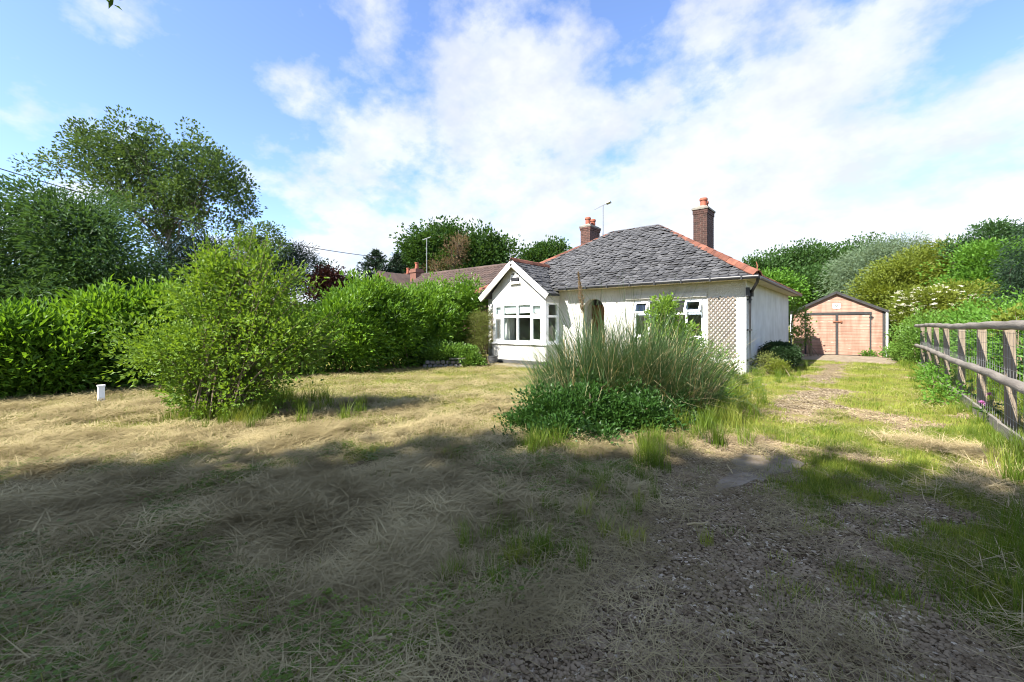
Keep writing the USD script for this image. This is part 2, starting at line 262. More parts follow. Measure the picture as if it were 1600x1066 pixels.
# ------------------------------------------------------------------ ground
def ss(a, b, x): t = np.clip((x - a) / (b - a), 0, 1); return t * t * (3 - 2 * t)
def base_z(x, y): return -0.12 * ss(-3.5, -8.0, x) * ss(3.0, 8.0, y)
def drive(x, y):                               # 1 on the track, 0 on the lawn
    left = np.where(y < 6, -1.15 - 0.1 * y, -1.75 - 0.12 * np.clip(y - 6, 0, 6)); left = np.where(y < 0.5, -1.4 - .5 * (0.5 - y), left)
    w = 0.5 * (meshkit.fbm(np.stack([x * 0.9, y * 0.9, 0 * x], -1), 3, 11) - 0.5)
    return ss(-0.35, 0.35, x - left + w) * ss(1.7, 1.2, x + w * .5)
def masks(x, y):
    """green, gravel and straw heap (its lows: soil with painted crevice shade) at ground points, 0 to 1."""
    P = np.stack([x, y, 0 * x], -1)
    dr = drive(x, y)
    g1 = meshkit.fbm(P * [0.55, 0.4, 1] * 1.6, 4, 3); g2 = meshkit.fbm(P * 2.6, 3, 5)
    green = ss(0.475, 0.595, 0.62 * g1 + 0.38 * g2)
    green = np.maximum(green, ss(0.75, 0.2, np.hypot((x + 1.5) / 0.55, (y - 1.05) / 0.38) + 0.7 * (g2 - .5)) * 0.9)
    near = ss(6.2, 4.8, y)
    gd = ss(0.41, 0.56, 0.5 * meshkit.fbm(P * [1.5, 1.0, 1], 4, 17) + 0.5 * g2)       # growth over the gravel
    track = np.exp(-((x + 0.75) / 0.42) ** 2) * 0.2
    gd_far = ss(0.29, 0.43, 0.55 * meshkit.fbm(P * [1.1, 0.8, 1], 4, 23) + 0.45 * g2 - track * 0.9)
    right = ss(0.1, 0.8, x + 0.1 * y * 0) * 0.8
    growth = np.where(y < 5.5, np.clip(0.25 * gd + right * gd + 0.75 * gd * ss(2.0, 3.6, y) * ss(-.9, -.1, x), 0, 1), np.maximum(gd_far, 0.35 * right))
    growth = np.clip(growth, 0, 1); green = np.maximum(green, 0.56 * ss(4.5, 7.5, np.hypot(x, y)))
    gravel = dr * (1 - growth)
    green = green * (1 - dr) + dr * growth
    edge = np.exp(-((dr - 0.35) / 0.22) ** 2) * ss(0.2, 1.2, y) * ss(13, 9, y)
    green = np.clip(green + 0.55 * edge, 0, 1)
    cover = ss(0.40, 0.55, 0.65 * meshkit.fbm(P * [7, 3.5, 1], 3, 37) + 0.35 * meshkit.fbm(P * [2.6, 1.0, 1], 3, 31))  # straw on the lumps; lows coloured dark as soil and as crevice shade
    return green, gravel, cover
def ground_z(x, y):
    x, y = np.asarray(x, float), np.asarray(y, float)
    P = np.stack([x, y, 0 * x], -1); dr = drive(x, y)
    far = ss(40, 15, np.hypot(x, y))
    lumps = 0.08 * (meshkit.fbm(P * [2.6, 1.0, 1], 3, 31) - 0.5) + 0.11 * (meshkit.fbm(P * [7, 3.5, 1], 3, 37) - 0.5) + 0.035 * (meshkit.noise(P * 22, 39) - .5)
    soft = 0.03 * (meshkit.fbm(P * 1.2, 3, 41) - 0.5) + 0.012 * (meshkit.noise(P * 15, 43) - .5)
    return base_z(x, y) + far * (lumps * (1 - dr) * (1 - .55 * ss(4.0, 7.5, np.hypot(x, y))) + soft * dr)

def make_ground():
    ang = np.radians(np.concatenate([np.linspace(68, 192, 640), np.linspace(192, 428, 60)[1:-1]]))
    rad = np.concatenate([[0.35], np.geomspace(0.8, 22, 330), np.geomspace(23, 600, 40)])
    A, Rr = np.meshgrid(ang, rad, indexing='ij')
    x, y = np.cos(A) * Rr, np.sin(A) * Rr
    z = ground_z(x, y); na, nr = A.shape
    v = np.stack([x, y, z], -1).reshape(-1, 3)
    i, j = np.meshgrid(np.arange(na), np.arange(nr - 1), indexing='ij'); k = (i + 1) % na
    q = np.stack([i * nr + j, i * nr + j + 1, k * nr + j + 1, k * nr + j], -1).reshape(-1, 4)
    f = np.vstack([q[:, [0, 1, 2]], q[:, [0, 2, 3]]])
    v = np.vstack([v, [0, 0, ground_z(0, 0)]]); k = np.arange(na)
    f = np.vstack([f, np.stack([np.full(na, len(v) - 1), k * nr, ((k + 1) % na) * nr], 1)])
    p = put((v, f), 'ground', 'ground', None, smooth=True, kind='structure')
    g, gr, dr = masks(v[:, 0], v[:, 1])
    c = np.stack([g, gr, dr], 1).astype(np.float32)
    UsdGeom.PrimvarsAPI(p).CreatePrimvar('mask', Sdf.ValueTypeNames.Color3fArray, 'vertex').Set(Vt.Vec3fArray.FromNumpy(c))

mat('ground', {'g': ('geometry', {}), 'at': ('attribute', {'attribute': 'mask'}), 'sp': ('separate_color', {}),
     'm1': ('mapping', {'scale': (1.6, 0.8, 1)}), 'n1': ('noise_texture', {'scale': 34.0, 'detail': 7.0, 'roughness': 0.78}), 'n2': ('noise_texture', {'scale': 2.2, 'detail': 5.0}), 'n4': ('noise_texture', {'scale': 7.0, 'detail': 5.0}),
     'st': ('rgb_ramp', {'ramp': [(0.34, (0.08, 0.06, 0.026)), (0.5, (0.30, 0.245, 0.105)), (0.66, (0.68, 0.59, 0.30))]}),
     'gr': ('rgb_ramp', {'ramp': [(0.3, (0.07, 0.08, 0.018)), (0.5, (0.17, 0.165, 0.04)), (0.7, (0.30, 0.26, 0.09))]}),
     'v': ('voronoi_texture', {'scale': 62.0}), 'vs': ('separate_color', {}), 'pb': ('rgb_ramp', {'ramp': [(0.0, (0.055, 0.04, 0.024)), (0.55, (0.15, 0.11, 0.065)), (0.78, (0.33, 0.26, 0.165)), (1.0, (0.62, 0.53, 0.39))]}),
     'dm': ('mix_color', {'blend_type': 'multiply', 'fac': 0.55}), 'dr': ('rgb_ramp', {'ramp': [(0.35, (0.45, 0.4, 0.34)), (0.6, (1, 1, 1))]}),
     'a': ('mix_color', {}), 'so': ('mix_color', {}), 'sc': ('rgb_ramp', {'ramp': [(0.35, (0.025, 0.018, 0.010)), (0.65, (0.15, 0.11, 0.055))]}), 'b': ('mix_color', {}), 'w': ('math', {'math_type': 'multiply_add', 'value2': 0.5}), 'wo': ('math', {'math_type': 'add', 'value2': -0.25}), 'wr': ('map_range', {'range_type': 'smoothstep', 'from_min': 0.3, 'from_max': 0.65}),  # dark soil ramp between straw, crevice shade painted into its colour
     'h': ('mix_float', {}), 'vi': ('math', {'math_type': 'multiply', 'value2': -0.6}), 'bm': ('bump', {'strength': 1.0, 'distance': 0.02}), 'p': ('principled_bsdf', {'roughness': 1.0, 'specular_ior_level': 0.02})},
    [('at.color', 'sp.color'), ('g.position', 'm1.vector'), ('m1.vector', 'n1.vector'), ('g.position', 'n2.vector'), ('g.position', 'n4.vector'), ('g.position', 'v.vector'), ('n1.fac', 'st.fac'), ('n1.fac', 'gr.fac'),
     ('v.color', 'vs.color'), ('vs.r', 'pb.fac'), ('pb.color', 'dm.a'), ('n4.fac', 'dr.fac'), ('dr.color', 'dm.b'),
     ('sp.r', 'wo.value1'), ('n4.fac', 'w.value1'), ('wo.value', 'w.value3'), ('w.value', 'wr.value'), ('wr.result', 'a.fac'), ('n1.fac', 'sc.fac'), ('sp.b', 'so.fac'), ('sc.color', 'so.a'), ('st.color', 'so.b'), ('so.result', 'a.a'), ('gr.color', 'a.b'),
     ('a.result', 'b.a'), ('dm.result', 'b.b'), ('sp.g', 'b.fac'), ('b.result', 'p.base_color'), ('v.distance', 'vi.value1'), ('n1.fac', 'h.a'), ('vi.value', 'h.b'), ('sp.g', 'h.fac'), ('h.result', 'bm.height'), ('bm.normal', 'p.normal')], 'p.BSDF')
make_ground()

def slab(poly, z0, z1, name, m='concrete'):
    b = MB()
    r = np.random.default_rng(3)
    g = sg.Polygon(poly).segmentize(0.12); c = np.array(g.exterior.coords)[:-1]
    c = c + r.normal(0, 0.03, c.shape)
    mm = trimesh.creation.extrude_polygon(sg.Polygon(c), z1 - z0, engine='earcut'); mm.apply_translation([0, 0, z0])
    b.mesh(mm); return b.build(name, m, None, kind='structure')
slab([(-2.75, 19.0), (0.75, 19.0), (0.75, 22.72), (-2.75, 22.72)], -0.1, 0.028, 'garage_apron')
slab([(-0.95, 3.65), (-0.72, 3.85), (-0.62, 4.3), (-0.45, 4.75), (-0.62, 5.0), (-0.85, 4.75), (-1.0, 4.6), (-0.93, 4.2)], -0.12, 0.005, 'concrete_patch')
slab([(-11.6, 11.0), (-8.1, 11.1), (-8.1, 11.64), (-11.6, 11.64)], -0.2, -0.085, 'paving_strip', 'stone_grey')

# ------------------------------------------------------------------ the white bungalow
YF, XR, XL, YB = 12.5, -2.446, -11.65, 20.4            # front wall, right wall, left wall, back wall
BX0, BX1, YW = -10.70, -8.25, 11.69                    # bay: sides and front
EZ, PITCH = 2.55, 0.62                                 # eaves height, roof slope
RX0, RX1, RY, RZ = -8.18, -6.26, 16.45, 5.12           # ridge
WT = 2.47
def bungalow():
    H = thing('bungalow', 'white rendered bungalow with dark slate hipped roof, gabled bay and two brick chimneys', 'house', (-7, 16, 0))
    arch = sg.Polygon([(-7.32, -0.2), (-6.53, -0.2)] + [(-6.925 + 0.395 * math.cos(a), 1.77 + 0.395 * math.sin(a)) for a in np.linspace(0, math.pi, 25)])
    win = sg.box(-5.53, 0.95, -3.51, 2.05)
    front = sg.box(XL, -0.3, XR, WT).difference(arch).difference(win).difference(sg.box(BX0 + .2, -0.05, BX1 - .2, 2.3))
    MB().xz(front, YF, YF + 0.25).build('front_wall', 'render_white', H)
    MB().box(XR - .25, XR, YF + .25, YB - .25, -.3, WT).build('side_wall', 'render_white', H)
    MB().box(XL, XL + .25, YF + .25, YB - .25, -.3, WT).build('side_wall', 'render_white', H)
    MB().box(XL, XR, YB - .25, YB, -.3, WT).build('back_wall', 'render_white', H)
    MB().box(XL + .25, XR - .25, YF + .25, YB - .25, -.1, 0.02).box(XL + .25, XR - .25, 15.6, 15.7, .02, WT).build('inner_wall', 'inside', H)
    for x in (-5.79, -3.385):                                  # cover strips over the board joints
        MB().box(x - .012, x + .012, YF - .008, YF, 0, WT).build('joint_strip', 'render_white', H)
    MB().box(XR, XR + .012, YF - .012, YF + .03, -.2, WT).build('corner_bead', 'white_paint', H)
    # porch behind the arch
    MB().box(-8.1, -8.0, YF + .25, 13.6, -.1, 2.3).box(-6.45, -6.35, YF + .25, 13.6, -.1, 2.3).box(-8.1, -6.35, YF + .25, 13.6, 2.3, 2.36).box(-8.0, -7.55, 13.5, 13.6, 0, 2.3).box(-6.85, -6.45, 13.5, 13.6, 0, 2.3).build('porch', 'white_paint', H)
    MB().box(-8.0, -6.45, YF + .255, 13.5, -.15, 0.02).build('porch_floor', 'terracotta', H)
    d = MB().box(-7.55, -6.85, 13.5, 13.55, 0.02, 2.0).build('front_door', 'door_wood', H)
    for z0, z1 in ((.15, .75), (.85, 1.2), (1.3, 1.85)):
        MB().box(-7.45, -6.95, 13.48, 13.50, z0, z1).build('door_panel', 'door_wood', d)
    MB().box(-7.55, -6.85, 13.5, 13.58, 2.0, 2.3).build('fanlight', 'pane_glass', d)
    # lintel over the right window
    MB().box(-5.77, -3.40, YF - .07, YF, 2.085, 2.20).build('window_hood', 'render_white', H)
    # right window
    f = MB(); y0, y1 = YF + .04, YF + .11
    f.box(-5.53, -3.51, y0, y1, .95, 1.0).box(-5.53, -3.51, y0, y1, 2.0, 2.05)
    for x in (-5.53, -5.10, -4.54, -4.00, -3.565): f.box(x, x + .055, y0, y1, 1.0, 2.0)
    f.box(-5.53, -3.51, y0 + .003, y1 - .003, 1.60, 1.655)
    W = f.build('window', 'upvc', H)
    for x0, x1 in ((-5.475, -5.10), (-5.045, -4.54), (-4.485, -4.0), (-3.945, -3.565)):
        MB().box(x0, x1, y0 + .03, y0 + .036, 1.0, 1.6).build('pane', 'pane_glass', W)
    for x0, x1 in ((-5.045, -4.54), (-4.485, -4.0)):
        MB().box(x0, x1, y0 + .03, y0 + .036, 1.655, 2.0).build('pane', 'pane_glass', W)
    for x0, x1, ang in ((-5.475, -5.10, 24), (-3.97, -3.56, 30)):      # open top lights
        a = math.radians(ang); dn = np.array([0, -math.sin(a), -math.cos(a)]); nn = np.array([0, -math.cos(a), math.sin(a)])
        top = np.array([(x0 + x1) / 2, y0 - .005, 2.0]); w, h = (x1 - x0) / 2 + .02, 0.19
        fr = MB()
        for s, hx, hz, cz in ((-1, .025, h, 0), (1, .025, h, 0)):
            fr.obox(top + dn * h + np.array([s * (w - .025), 0, 0]), (hx, 0, 0), dn * h, nn * .02)
        for k in (0.025, 2 * h - .025): fr.obox(top + dn * k, (w - .05, 0, 0), dn * .025, nn * .02)
        S = fr.build('open_light', 'upvc', W)
        MB().obox(top + dn * h, (w - .05, 0, 0), dn * (h - .05), nn * .003).build('pane', 'pane_sky', W)
    MB().box(-5.6, -3.44, YF - .06, YF + .04, .90, .95).build('window_sill', 'upvc', H)
    # bay
    gz = 2.33
    MB().box(BX0, BX1, YW, YW + .12, .06, .62).box(BX0, BX0 + .12, YW + .12, YF, -.3, .62).box(BX1 - .12, BX1, YW + .12, YF, -.3, .62).build('bay_wall', 'render_white', H)
    MB().box(BX0 - .004, BX1 + .004, YW - .004, YW + .12, -.3, .06).build('plinth', 'plinth_black', H)
    gab = sg.Polygon([(BX0, 2.07), (BX1, 2.07), (BX1, 2.46), (-9.58 + 0.08, 3.50), (-9.58 - .08, 3.50), (BX0, 2.46)]).difference(sg.box(-9.80, 2.82, -9.36, 3.16))
    MB().xz(gab, YW, YW + .12).box(BX0, BX0 + .12, YW + .12, YF, 2.07, 2.44).box(BX1 - .12, BX1, YW + .12, YF, 2.07, 2.44).build('gable_wall', 'render_white', H)
    MB().box(-9.587, -9.573, YW - .008, YW, .06, .60).box(-9.587, -9.573, YW - .008, YW, 2.07, 2.78).build('joint_strip', 'render_white', H)
    MB().box(BX0 - .06, BX1 + .06, YW - .07, YF, .62, .665).build('bay_sill', 'upvc', H)
    f = MB(); y0, y1 = YW + .02, YW + .09; x0, x1, z0, z1 = BX0 + .03, BX1 - .03, .665, 2.07
    f.box(x0, x1, y0, y1, z0, z0 + .09).box(x0, x1, y0, y1, z1 - .07, z1)
    cols = [x0, x0 + .48, x0 + 1.16, x0 + 1.76, x1]
    for i, x in enumerate(cols):
        w = (.10, .07, .06, .07, .16)[i]; xa = x if i == 0 else (x - w if i == 4 else x - w / 2)
        f.box(xa, xa + w, y0, y1, z0 + .09, z1 - .07)
    f.box(x0 + .1, x1 - .16, y0 + .004, y1 - .004, 1.56, 1.64)
    W = f.build('bay_window', 'upvc', H)
    ed = [(x0 + .10, cols[1] - .035, 1), (cols[1] + .035, cols[2] - .03, 0), (cols[2] + .03, cols[3] - .035, 0), (cols[3] + .035, x1 - .16, 1)]
    for xa, xb, sash in ed:
        for za, zb in ((z0 + .09, 1.56), (1.64, z1 - .07)):
            if sash:
                s = MB().box(xa, xa + .045, y0 - .02, y1 - .02, za, zb).box(xb - .045, xb, y0 - .02, y1 - .02, za, zb).box(xa + .045, xb - .045, y0 - .02, y1 - .02, za, za + .045).box(xa + .045, xb - .045, y0 - .02, y1 - .02, zb - .045, zb)
                s.build('sash', 'upvc', W)
                MB().box(xa + .045, xb - .045, y0 + .01, y0 + .016, za + .045, zb - .045).build('pane', 'pane_glass', W)
            else: MB().box(xa, xb, y0 + .02, y0 + .026, za, zb).build('pane', 'pane_glass', W)
        MB().box(xa, xb, y1 + .015, y1 + .02, 1.72, z1 - .02).build('blind', 'blind', W)
    xa, xb = ed[0][:2]; c = MB()                                # net curtain and lattice behind the left casement
    for k in range(9):
        c.box(xa + .04 + k * .035, xa + .066 + k * .035, y1 + .10 + .012 * (k % 2), y1 + .106 + .012 * (k % 2), z0 + .05, 1.6)
    c.build('curtain', 'blind', W)
    lat = MB()
    for s in (-1, 1):
        for k in range(-4, 9):
            g = sg.LineString([(xa, .7 + k * .13), (xa + .4, .7 + k * .13 + s * .62)]).intersection(sg.box(xa + .045, z0 + .135, xb - .045, 1.51))
            if g.length > .05: (p, q) = (np.array(g.coords[0]), np.array(g.coords[-1])); lat.bar((p[0], y0 + .006, p[1]), (q[0], y0 + .006, q[1]), .006, .008, (0, 1, 0))
    lat.build('leading', 'lead', W)
    for X, sgn in ((BX1 - .03, 1), (BX0 + .03, -1)):             # the bay's narrow side lights
        a, b = sorted((X, X - sgn * .07)); s = MB()
        s.box(a, b, y1, YF, z0, z0 + .09).box(a, b, y1, YF, z1 - .07, z1).box(a, b, y1, y1 + .09, z0 + .09, z1 - .07).box(a, b, YF - .08, YF, z0 + .09, z1 - .07).box(a + .004, b - .004, y1 + .09, YF - .08, 1.56, 1.64)
        s = s.build('side_light', 'upvc', H); m = (a + b) / 2
        for za, zb in ((z0 + .09, 1.56), (1.64, z1 - .07)): MB().box(m - .003, m + .003, y1 + .09, YF - .08, za, zb).build('pane', 'pane_glass', s)
    # galleon plaque in the gable: a recess with a white ship-shaped lantern box on a ledge
    b = MB().xz(sg.box(-9.82, 2.80, -9.34, 3.18).difference(sg.box(-9.78, 2.84, -9.38, 3.14)), YW - .015, YW + .02)
    V = b.build('plaque_frame', 'white_paint', H)
    MB().box(-9.80, -9.36, YW + .06, YW + .07, 2.82, 3.16).build('plaque_back', 'lead', V)
    MB().xz(sg.Polygon([(-9.77, 2.95), (-9.70, 2.87), (-9.46, 2.87), (-9.39, 2.96), (-9.45, 2.95), (-9.47, 2.97), (-9.7, 2.97)]), YW - .04, YW + .05).build('ship_hull', 'black_plastic', V)
    sl = MB()
    for xa, xb, za, zb in ((-9.66, -9.50, 2.985, 3.08), (-9.64, -9.52, 3.085, 3.135), (-9.76, -9.68, 2.985, 3.09), (-9.48, -9.40, 2.985, 3.09)):
        sl.xz(sg.Polygon([(xa, za), (xb, za), (xb - .01, zb), (xa + .015, zb)]), YW - .03, YW - .01)
    sl.build('ship_sails', 'white_paint', V)
    MB().box(-9.80, -9.36, YW - .09, YW - .002, 2.745, 2.79).build('plaque_ledge', 'white_paint', H)
    # roof deck: a hipped solid, then the gable roof over the bay
    ox0, ox1, oy0, oy1 = -12.0, -2.10, 12.12, 20.78
    v = np.array([[ox0, oy0, EZ], [ox1, oy0, EZ], [ox1, oy1, EZ], [ox0, oy1, EZ], [RX0, RY, RZ], [RX1, RY, RZ]]); v2 = v[:4] - [0, 0, .05]
    R = put((np.vstack([v, v2]), np.array([[0, 1, 5], [0, 5, 4], [1, 2, 5], [2, 3, 4], [2, 4, 5], [3, 0, 4], [6, 8, 7], [6, 9, 8], [0, 6, 7], [0, 7, 1], [1, 7, 8], [1, 8, 2], [2, 8, 9], [2, 9, 3], [3, 9, 6], [3, 6, 0]])), 'roof', 'roof_deck', H)
    MB().box(ox0 + .03, ox1 - .03, oy0 + .03, YF - .01, WT, EZ - .053).box(XR + .01, ox1 - .03, YF - .01, oy1 - .03, WT, EZ - .053).box(ox0 + .03, XL - .01, YF - .01, oy1 - .03, WT, EZ - .053).build('soffit', 'soffit', H)
    gx, gzr, gs = -9.58, 3.56, 0.80
    gy0 = YW - .22
    hw = 1.53; ge = gzr - hw * gs; gy1 = 13.8
    th = 0.05
    for s, (yb_e, yb_r) in ((1, (12.2, 13.74)), (-1, (12.2, 13.74))):
        a = np.array([[gx, gy0, gzr], [gx + s * hw, gy0, ge], [gx + s * hw, yb_e, ge], [gx, yb_r + .1, gzr]])
        bq = a - [0, 0, th]
        put((np.vstack([a, bq]), np.array([[0, 1, 2], [0, 2, 3], [4, 6, 5], [4, 7, 6], [0, 4, 5], [0, 5, 1], [1, 5, 6], [1, 6, 2], [2, 6, 7], [2, 7, 3]])), 'gable_roof', 'roof_deck', H)
        MB().bar((gx, gy0 - .02, gzr - .09), (gx + s * (hw + .0), gy0 - .02, ge - .09), .19, .035, (0, 1, 0)).build('barge_board', 'white_paint', H)
        MB().bar((gx + s * .02, gy0 + .02, gzr - .15), (gx + s * (hw - .05), gy0 + .02, ge - .13), .08, .02, (0, 1, 0)).build('barge_lining', 'soffit', H)
    # slates
    rng = np.random.default_rng(5); sl = []
    def slate(o, U, S, N, w, h, clip=None):
        """One slate with its lower edge at o, running up S, lifted and tilted a little."""
        lift = 0.022 + rng.random() ** 2 * 0.034; tl = rng.normal(0, .006); cc = rng.uniform(.0, .05) + (.08 if rng.random() < .45 else 0); c2 = rng.uniform(0, .05) + (.08 if rng.random() < .3 else 0); up = .006
        pts = [(-w / 2 + cc, 0), (w / 2 - c2, rng.uniform(0, .03)), (w / 2, c2 + .03), (w / 2, h), (-w / 2, h), (-w / 2, cc + .02)]
        pts = [(a if clip is None else float(np.clip(a, *clip(b))), b) for a, b in pts]
        top = [o + U * a + S * b + N * (lift * (1 - b / h) + up + tl * (a / w)) for a, b in pts]
        bot = [p - N * .009 for p in top]
        f = [[0, 1, 2], [0, 2, 5], [2, 3, 4], [2, 4, 5]] + [[i, 6 + i, 6 + (i + 1) % 6] for i in range(6)] + [[i, 6 + (i + 1) % 6, (i + 1) % 6] for i in range(6)]
        return np.array(top + bot), np.array(f)
    sx = math.hypot(1, PITCH); S = np.array([0, 1, PITCH]) / sx; N = np.array([0, -PITCH, 1]) / sx; U = np.array([1.0, 0, 0])
    L = (RY - oy0) * sx; ex = 0.175
    for j in range(int(L / ex) + 1):
        s0 = j * ex - .03; t = max(s0, 0) / L
        xl, xr = ox0 + (RX0 - ox0) * t, ox1 + (RX1 - ox1) * t
        n = int((xr - xl) / .23) + 2; off = rng.uniform(-.02, .02) + (.115 if j % 2 else 0)
        for i in range(n):
            x = xl - .23 + off + i * .23 + .115
            h = min(.26, L - s0)
            if h < .05: continue
            def clip(b, x=x, s0=s0):
                tt = (s0 + b) / L; return ox0 + (RX0 - ox0) * tt + .02 - x, ox1 + (RX1 - ox1) * tt - .02 - x
            lo, hi = clip(0)
            if lo > .13 or hi < -.13: continue
            o = np.array([x, oy0, EZ]) + S * s0
            if (gzr - abs(x - gx) * gs) > o[2] + .10 and o[1] < 14: continue
            sl.append((o, slate(o, U, S, N, .224, h, clip)))
    gS = math.hypot(1, gs)
    for s in (1, -1):                                          # bay roof
        S2 = np.array([-s, 0, gs]) / gS; N2 = np.array([s * gs, 0, 1]) / gS; Lg = hw * gS
        for j in range(int(Lg / ex)):
            s0 = j * ex - .02
            for i in range(12):
                o = np.array([gx + s * hw, gy0 + .09 + i * .23 + (.115 if j % 2 else 0), ge]) + S2 * s0
                if EZ + (o[1] - oy0) * PITCH > o[2] + .02 and o[1] > oy0: continue
                sl.append((o, slate(o, np.array([0, 1.0, 0]), S2, N2, .224, .26, lambda b, o=o: (gy0 - .03 - o[1], 9))))
    sl.sort(key=lambda q: np.linalg.norm(q[0] - [0, 0, EYE]))
    rest = MB()
    order = [q for q in sl]
    for k, (o, (v_, f_)) in enumerate(order):
        if k < 299: put((v_, f_), 'slate', 'slate', R)
        else: rest.add(v_, f_)
    rest.build('slate', 'slate', R, kind='stuff')
    # tiles along hips, ridge and the gable ridge
    def ridge_tiles(a, b, w, n, m='ridge_tile', sag=.42, parent=None):
        a, b = np.array(a, float), np.array(b, float); d = (b - a) / n; u = np.cross(d, [0, 0, 1.0]); u /= np.linalg.norm(u); up = np.cross(u, d); up /= np.linalg.norm(up)
        for i in range(n):
            p, q = a + d * i - d * .03, a + d * (i + 1); lf = rng.uniform(0, .008); t = MB(); prof = [(-w, -w * sag), (-w * .5, .012), (0, .045), (w * .5, .012), (w, -w * sag)]
            vv = []
            for e, k in ((p, .012), (q, 0.0)):
                for (x, z) in prof: vv.append(e + u * x + up * (z + .055 + k + lf))
                for (x, z) in prof: vv.append(e + u * x * .93 + up * (z + .03 + k + lf))
            ff = []
            for k in range(4): ff += [[k, k + 1, 11 + k, 10 + k], [5 + k, 15 + k, 16 + k, 6 + k], [k, 5 + k, 6 + k, k + 1], [10 + k, 11 + k, 16 + k, 15 + k]]
            ff += [[0, 10, 15, 5], [4, 9, 19, 14]]
            t.add(vv, ff).build('ridge_tile', m, parent or R)
    ridge_tiles((ox1, oy0 - .03, EZ + .02), (RX1, RY, RZ), .125, 15, sag=.62)
    ridge_tiles((RX0, RY, RZ), (RX1, RY, RZ), .15, 5, sag=.6)
    ridge_tiles((ox0, oy0 - .03, EZ + .02), (RX0, RY, RZ), .15, 14, sag=.62)
    ridge_tiles((gx, gy0, gzr), (gx, 13.72, gzr), .11, 6, 'ridge_tile', sag=.8)
    # edge tiles along the right eaves, seen from below
    e = np.linspace(oy0 + .1, oy1, 37)
    for a, b in zip(e[:-1], e[1:]):
        dz = rng.uniform(0, .02)
        MB().obox(((ox1 - .05), (a + b) / 2, EZ + .03 + dz), (.13, 0, -.055), (0, (b - a) / 2 - .012, 0), (.012, 0, .02)).build('eave_tile', 'eave_tile', R)
    MB().box(ox0, ox0 + .3, oy0 - .02, oy0 + .3, EZ + .02, EZ + .07).build('eave_tile', 'eave_tile', R)
    # gutter, brackets, downpipe
    g = MB()
    for x0_, x1_ in ((-8.0, ox1 + .03),): g.tube([(x0_, oy0 - .055, EZ - .03), (x1_, oy0 - .055, EZ - .03)], .058, 10)
    G = g.build('gutter', 'black_plastic', H, smooth=40)
    for x in np.arange(-7.7, -2.2, .75): MB().box(x - .02, x + .02, oy0 - .122, oy0 - .0, EZ - .095, EZ + .01).build('gutter_bracket', 'black_plastic', G)
    MB().tube([(BX1 + .12, gy0 + .05, ge - .02), (BX1 + .12, 12.06, ge - .01)], .045, 8).build('gutter', 'black_plastic', H, smooth=40)
    MB().tube([(ox1 + .04, oy0 - .02, EZ - .06), (ox1 + .04, oy1, EZ - .06)], .045, 8).build('gutter', 'black_plastic', H, smooth=40)
    dp = MB().tube([(ox1 + .0, oy0 + .02, EZ - .08), (ox1 - .02, oy0 + .05, EZ - .17), (XR + .10, YF + .13, EZ - .40), (XR + .07, YF + .16, EZ - .50), (XR + .07, YF + .16, -.05)], .038, 10).box(XR + .005, XR + .15, YF + .08, YF + .24, EZ - .50, EZ - .33)
    D = dp.build('downpipe', 'black_plastic', H, smooth=40)
    for z in (.35, 1.15, 1.95): MB().box(XR + .002, XR + .115, YF + .10, YF + .22, z, z + .04).build('pipe_clip', 'black_plastic', D)
    MB().tube([(ox1 - .02, oy0 - .02, EZ + .05), (ox1 + .0, oy0 - .04, EZ + .22), (ox1 - .03, oy0 - .04, EZ + .33)], [.02, .016, .01], 6).build('hip_iron', 'rust', R)
    MB().box(XR + .01, XR + .10, YF - .05, YF + .05, 2.05, 2.28).build('alarm_box', 'black_plastic', H)
    # chimneys
    def chimney(x0, x1, y0, y1, zb, zt, pots):
        C = MB().box(x0 + .014, x1 - .014, y0 + .014, y1 - .014, zb, zt - .02).build('chimney', 'mortar', H)
        bk = MB(); z = zb; row = 0
        while z < zt - .13:
            hgt = .064; o = .018 if zt - .30 < z < zt - .2 else (.035 if z >= zt - .20 else 0)
            xa, xb, ya, yb = x0 - o, x1 + o, y0 - o, y1 + o
            for face in range(4):
                ln = xb - xa if face < 2 else yb - ya; n = max(2, round(ln / .225)); t = np.linspace(0, ln, n + 1)
                if row % 2: t = np.concatenate([[0], (t[:-1] + t[1:]) / 2, [ln]])
                for a, b in zip(t[:-1], t[1:]):
                    a, b = a + .005, b - .005; j = rng.uniform(-.004, .004)
                    if face == 0: bk.box(xa + a, xa + b, ya + j, ya + .06, z, z + hgt)
                    elif face == 1: bk.box(xa + a, xa + b, yb - .06, yb + j, z, z + hgt)
                    elif face == 2: bk.box(xa + j, xa + .058, ya + .062 + a * (ln - .124) / ln, ya + .062 + b * (ln - .124) / ln, z, z + hgt)
                    else: bk.box(xb - .058, xb + j, ya + .062 + a * (ln - .124) / ln, ya + .062 + b * (ln - .124) / ln, z, z + hgt)
            z += .075; row += 1
        bk.build('brick', 'brick_dark', C, kind='stuff')
        v = []
        for (zz, o) in ((zt - .13, .045), (zt - .07, .045), (zt, -.10), (zt + .05, -.16)):
            v += [[x0 - o, y0 - o, zz], [x1 + o, y0 - o, zz], [x1 + o, y1 + o, zz], [x0 - o, y1 + o, zz]]
        q = [[k * 4 + i, k * 4 + (i + 1) % 4, k * 4 + 4 + (i + 1) % 4, k * 4 + 4 + i] for k in range(3) for i in range(4)] + [[12, 13, 14, 15], [3, 2, 1, 0]]
        MB().add(v, q).build('chimney_cap', 'cement_lichen', C)
        for (px, py, r, h) in pots:
            MB().lathe((px, py, zt), [(r * .95, -.05), (r * .9, h - .1), (r * 1.12, h - .09), (r * 1.12, h - .03), (r * .95, h), (r * .72, h), (r * .7, h - .2)], 16).build('chimney_pot', 'terracotta', C, smooth=40)
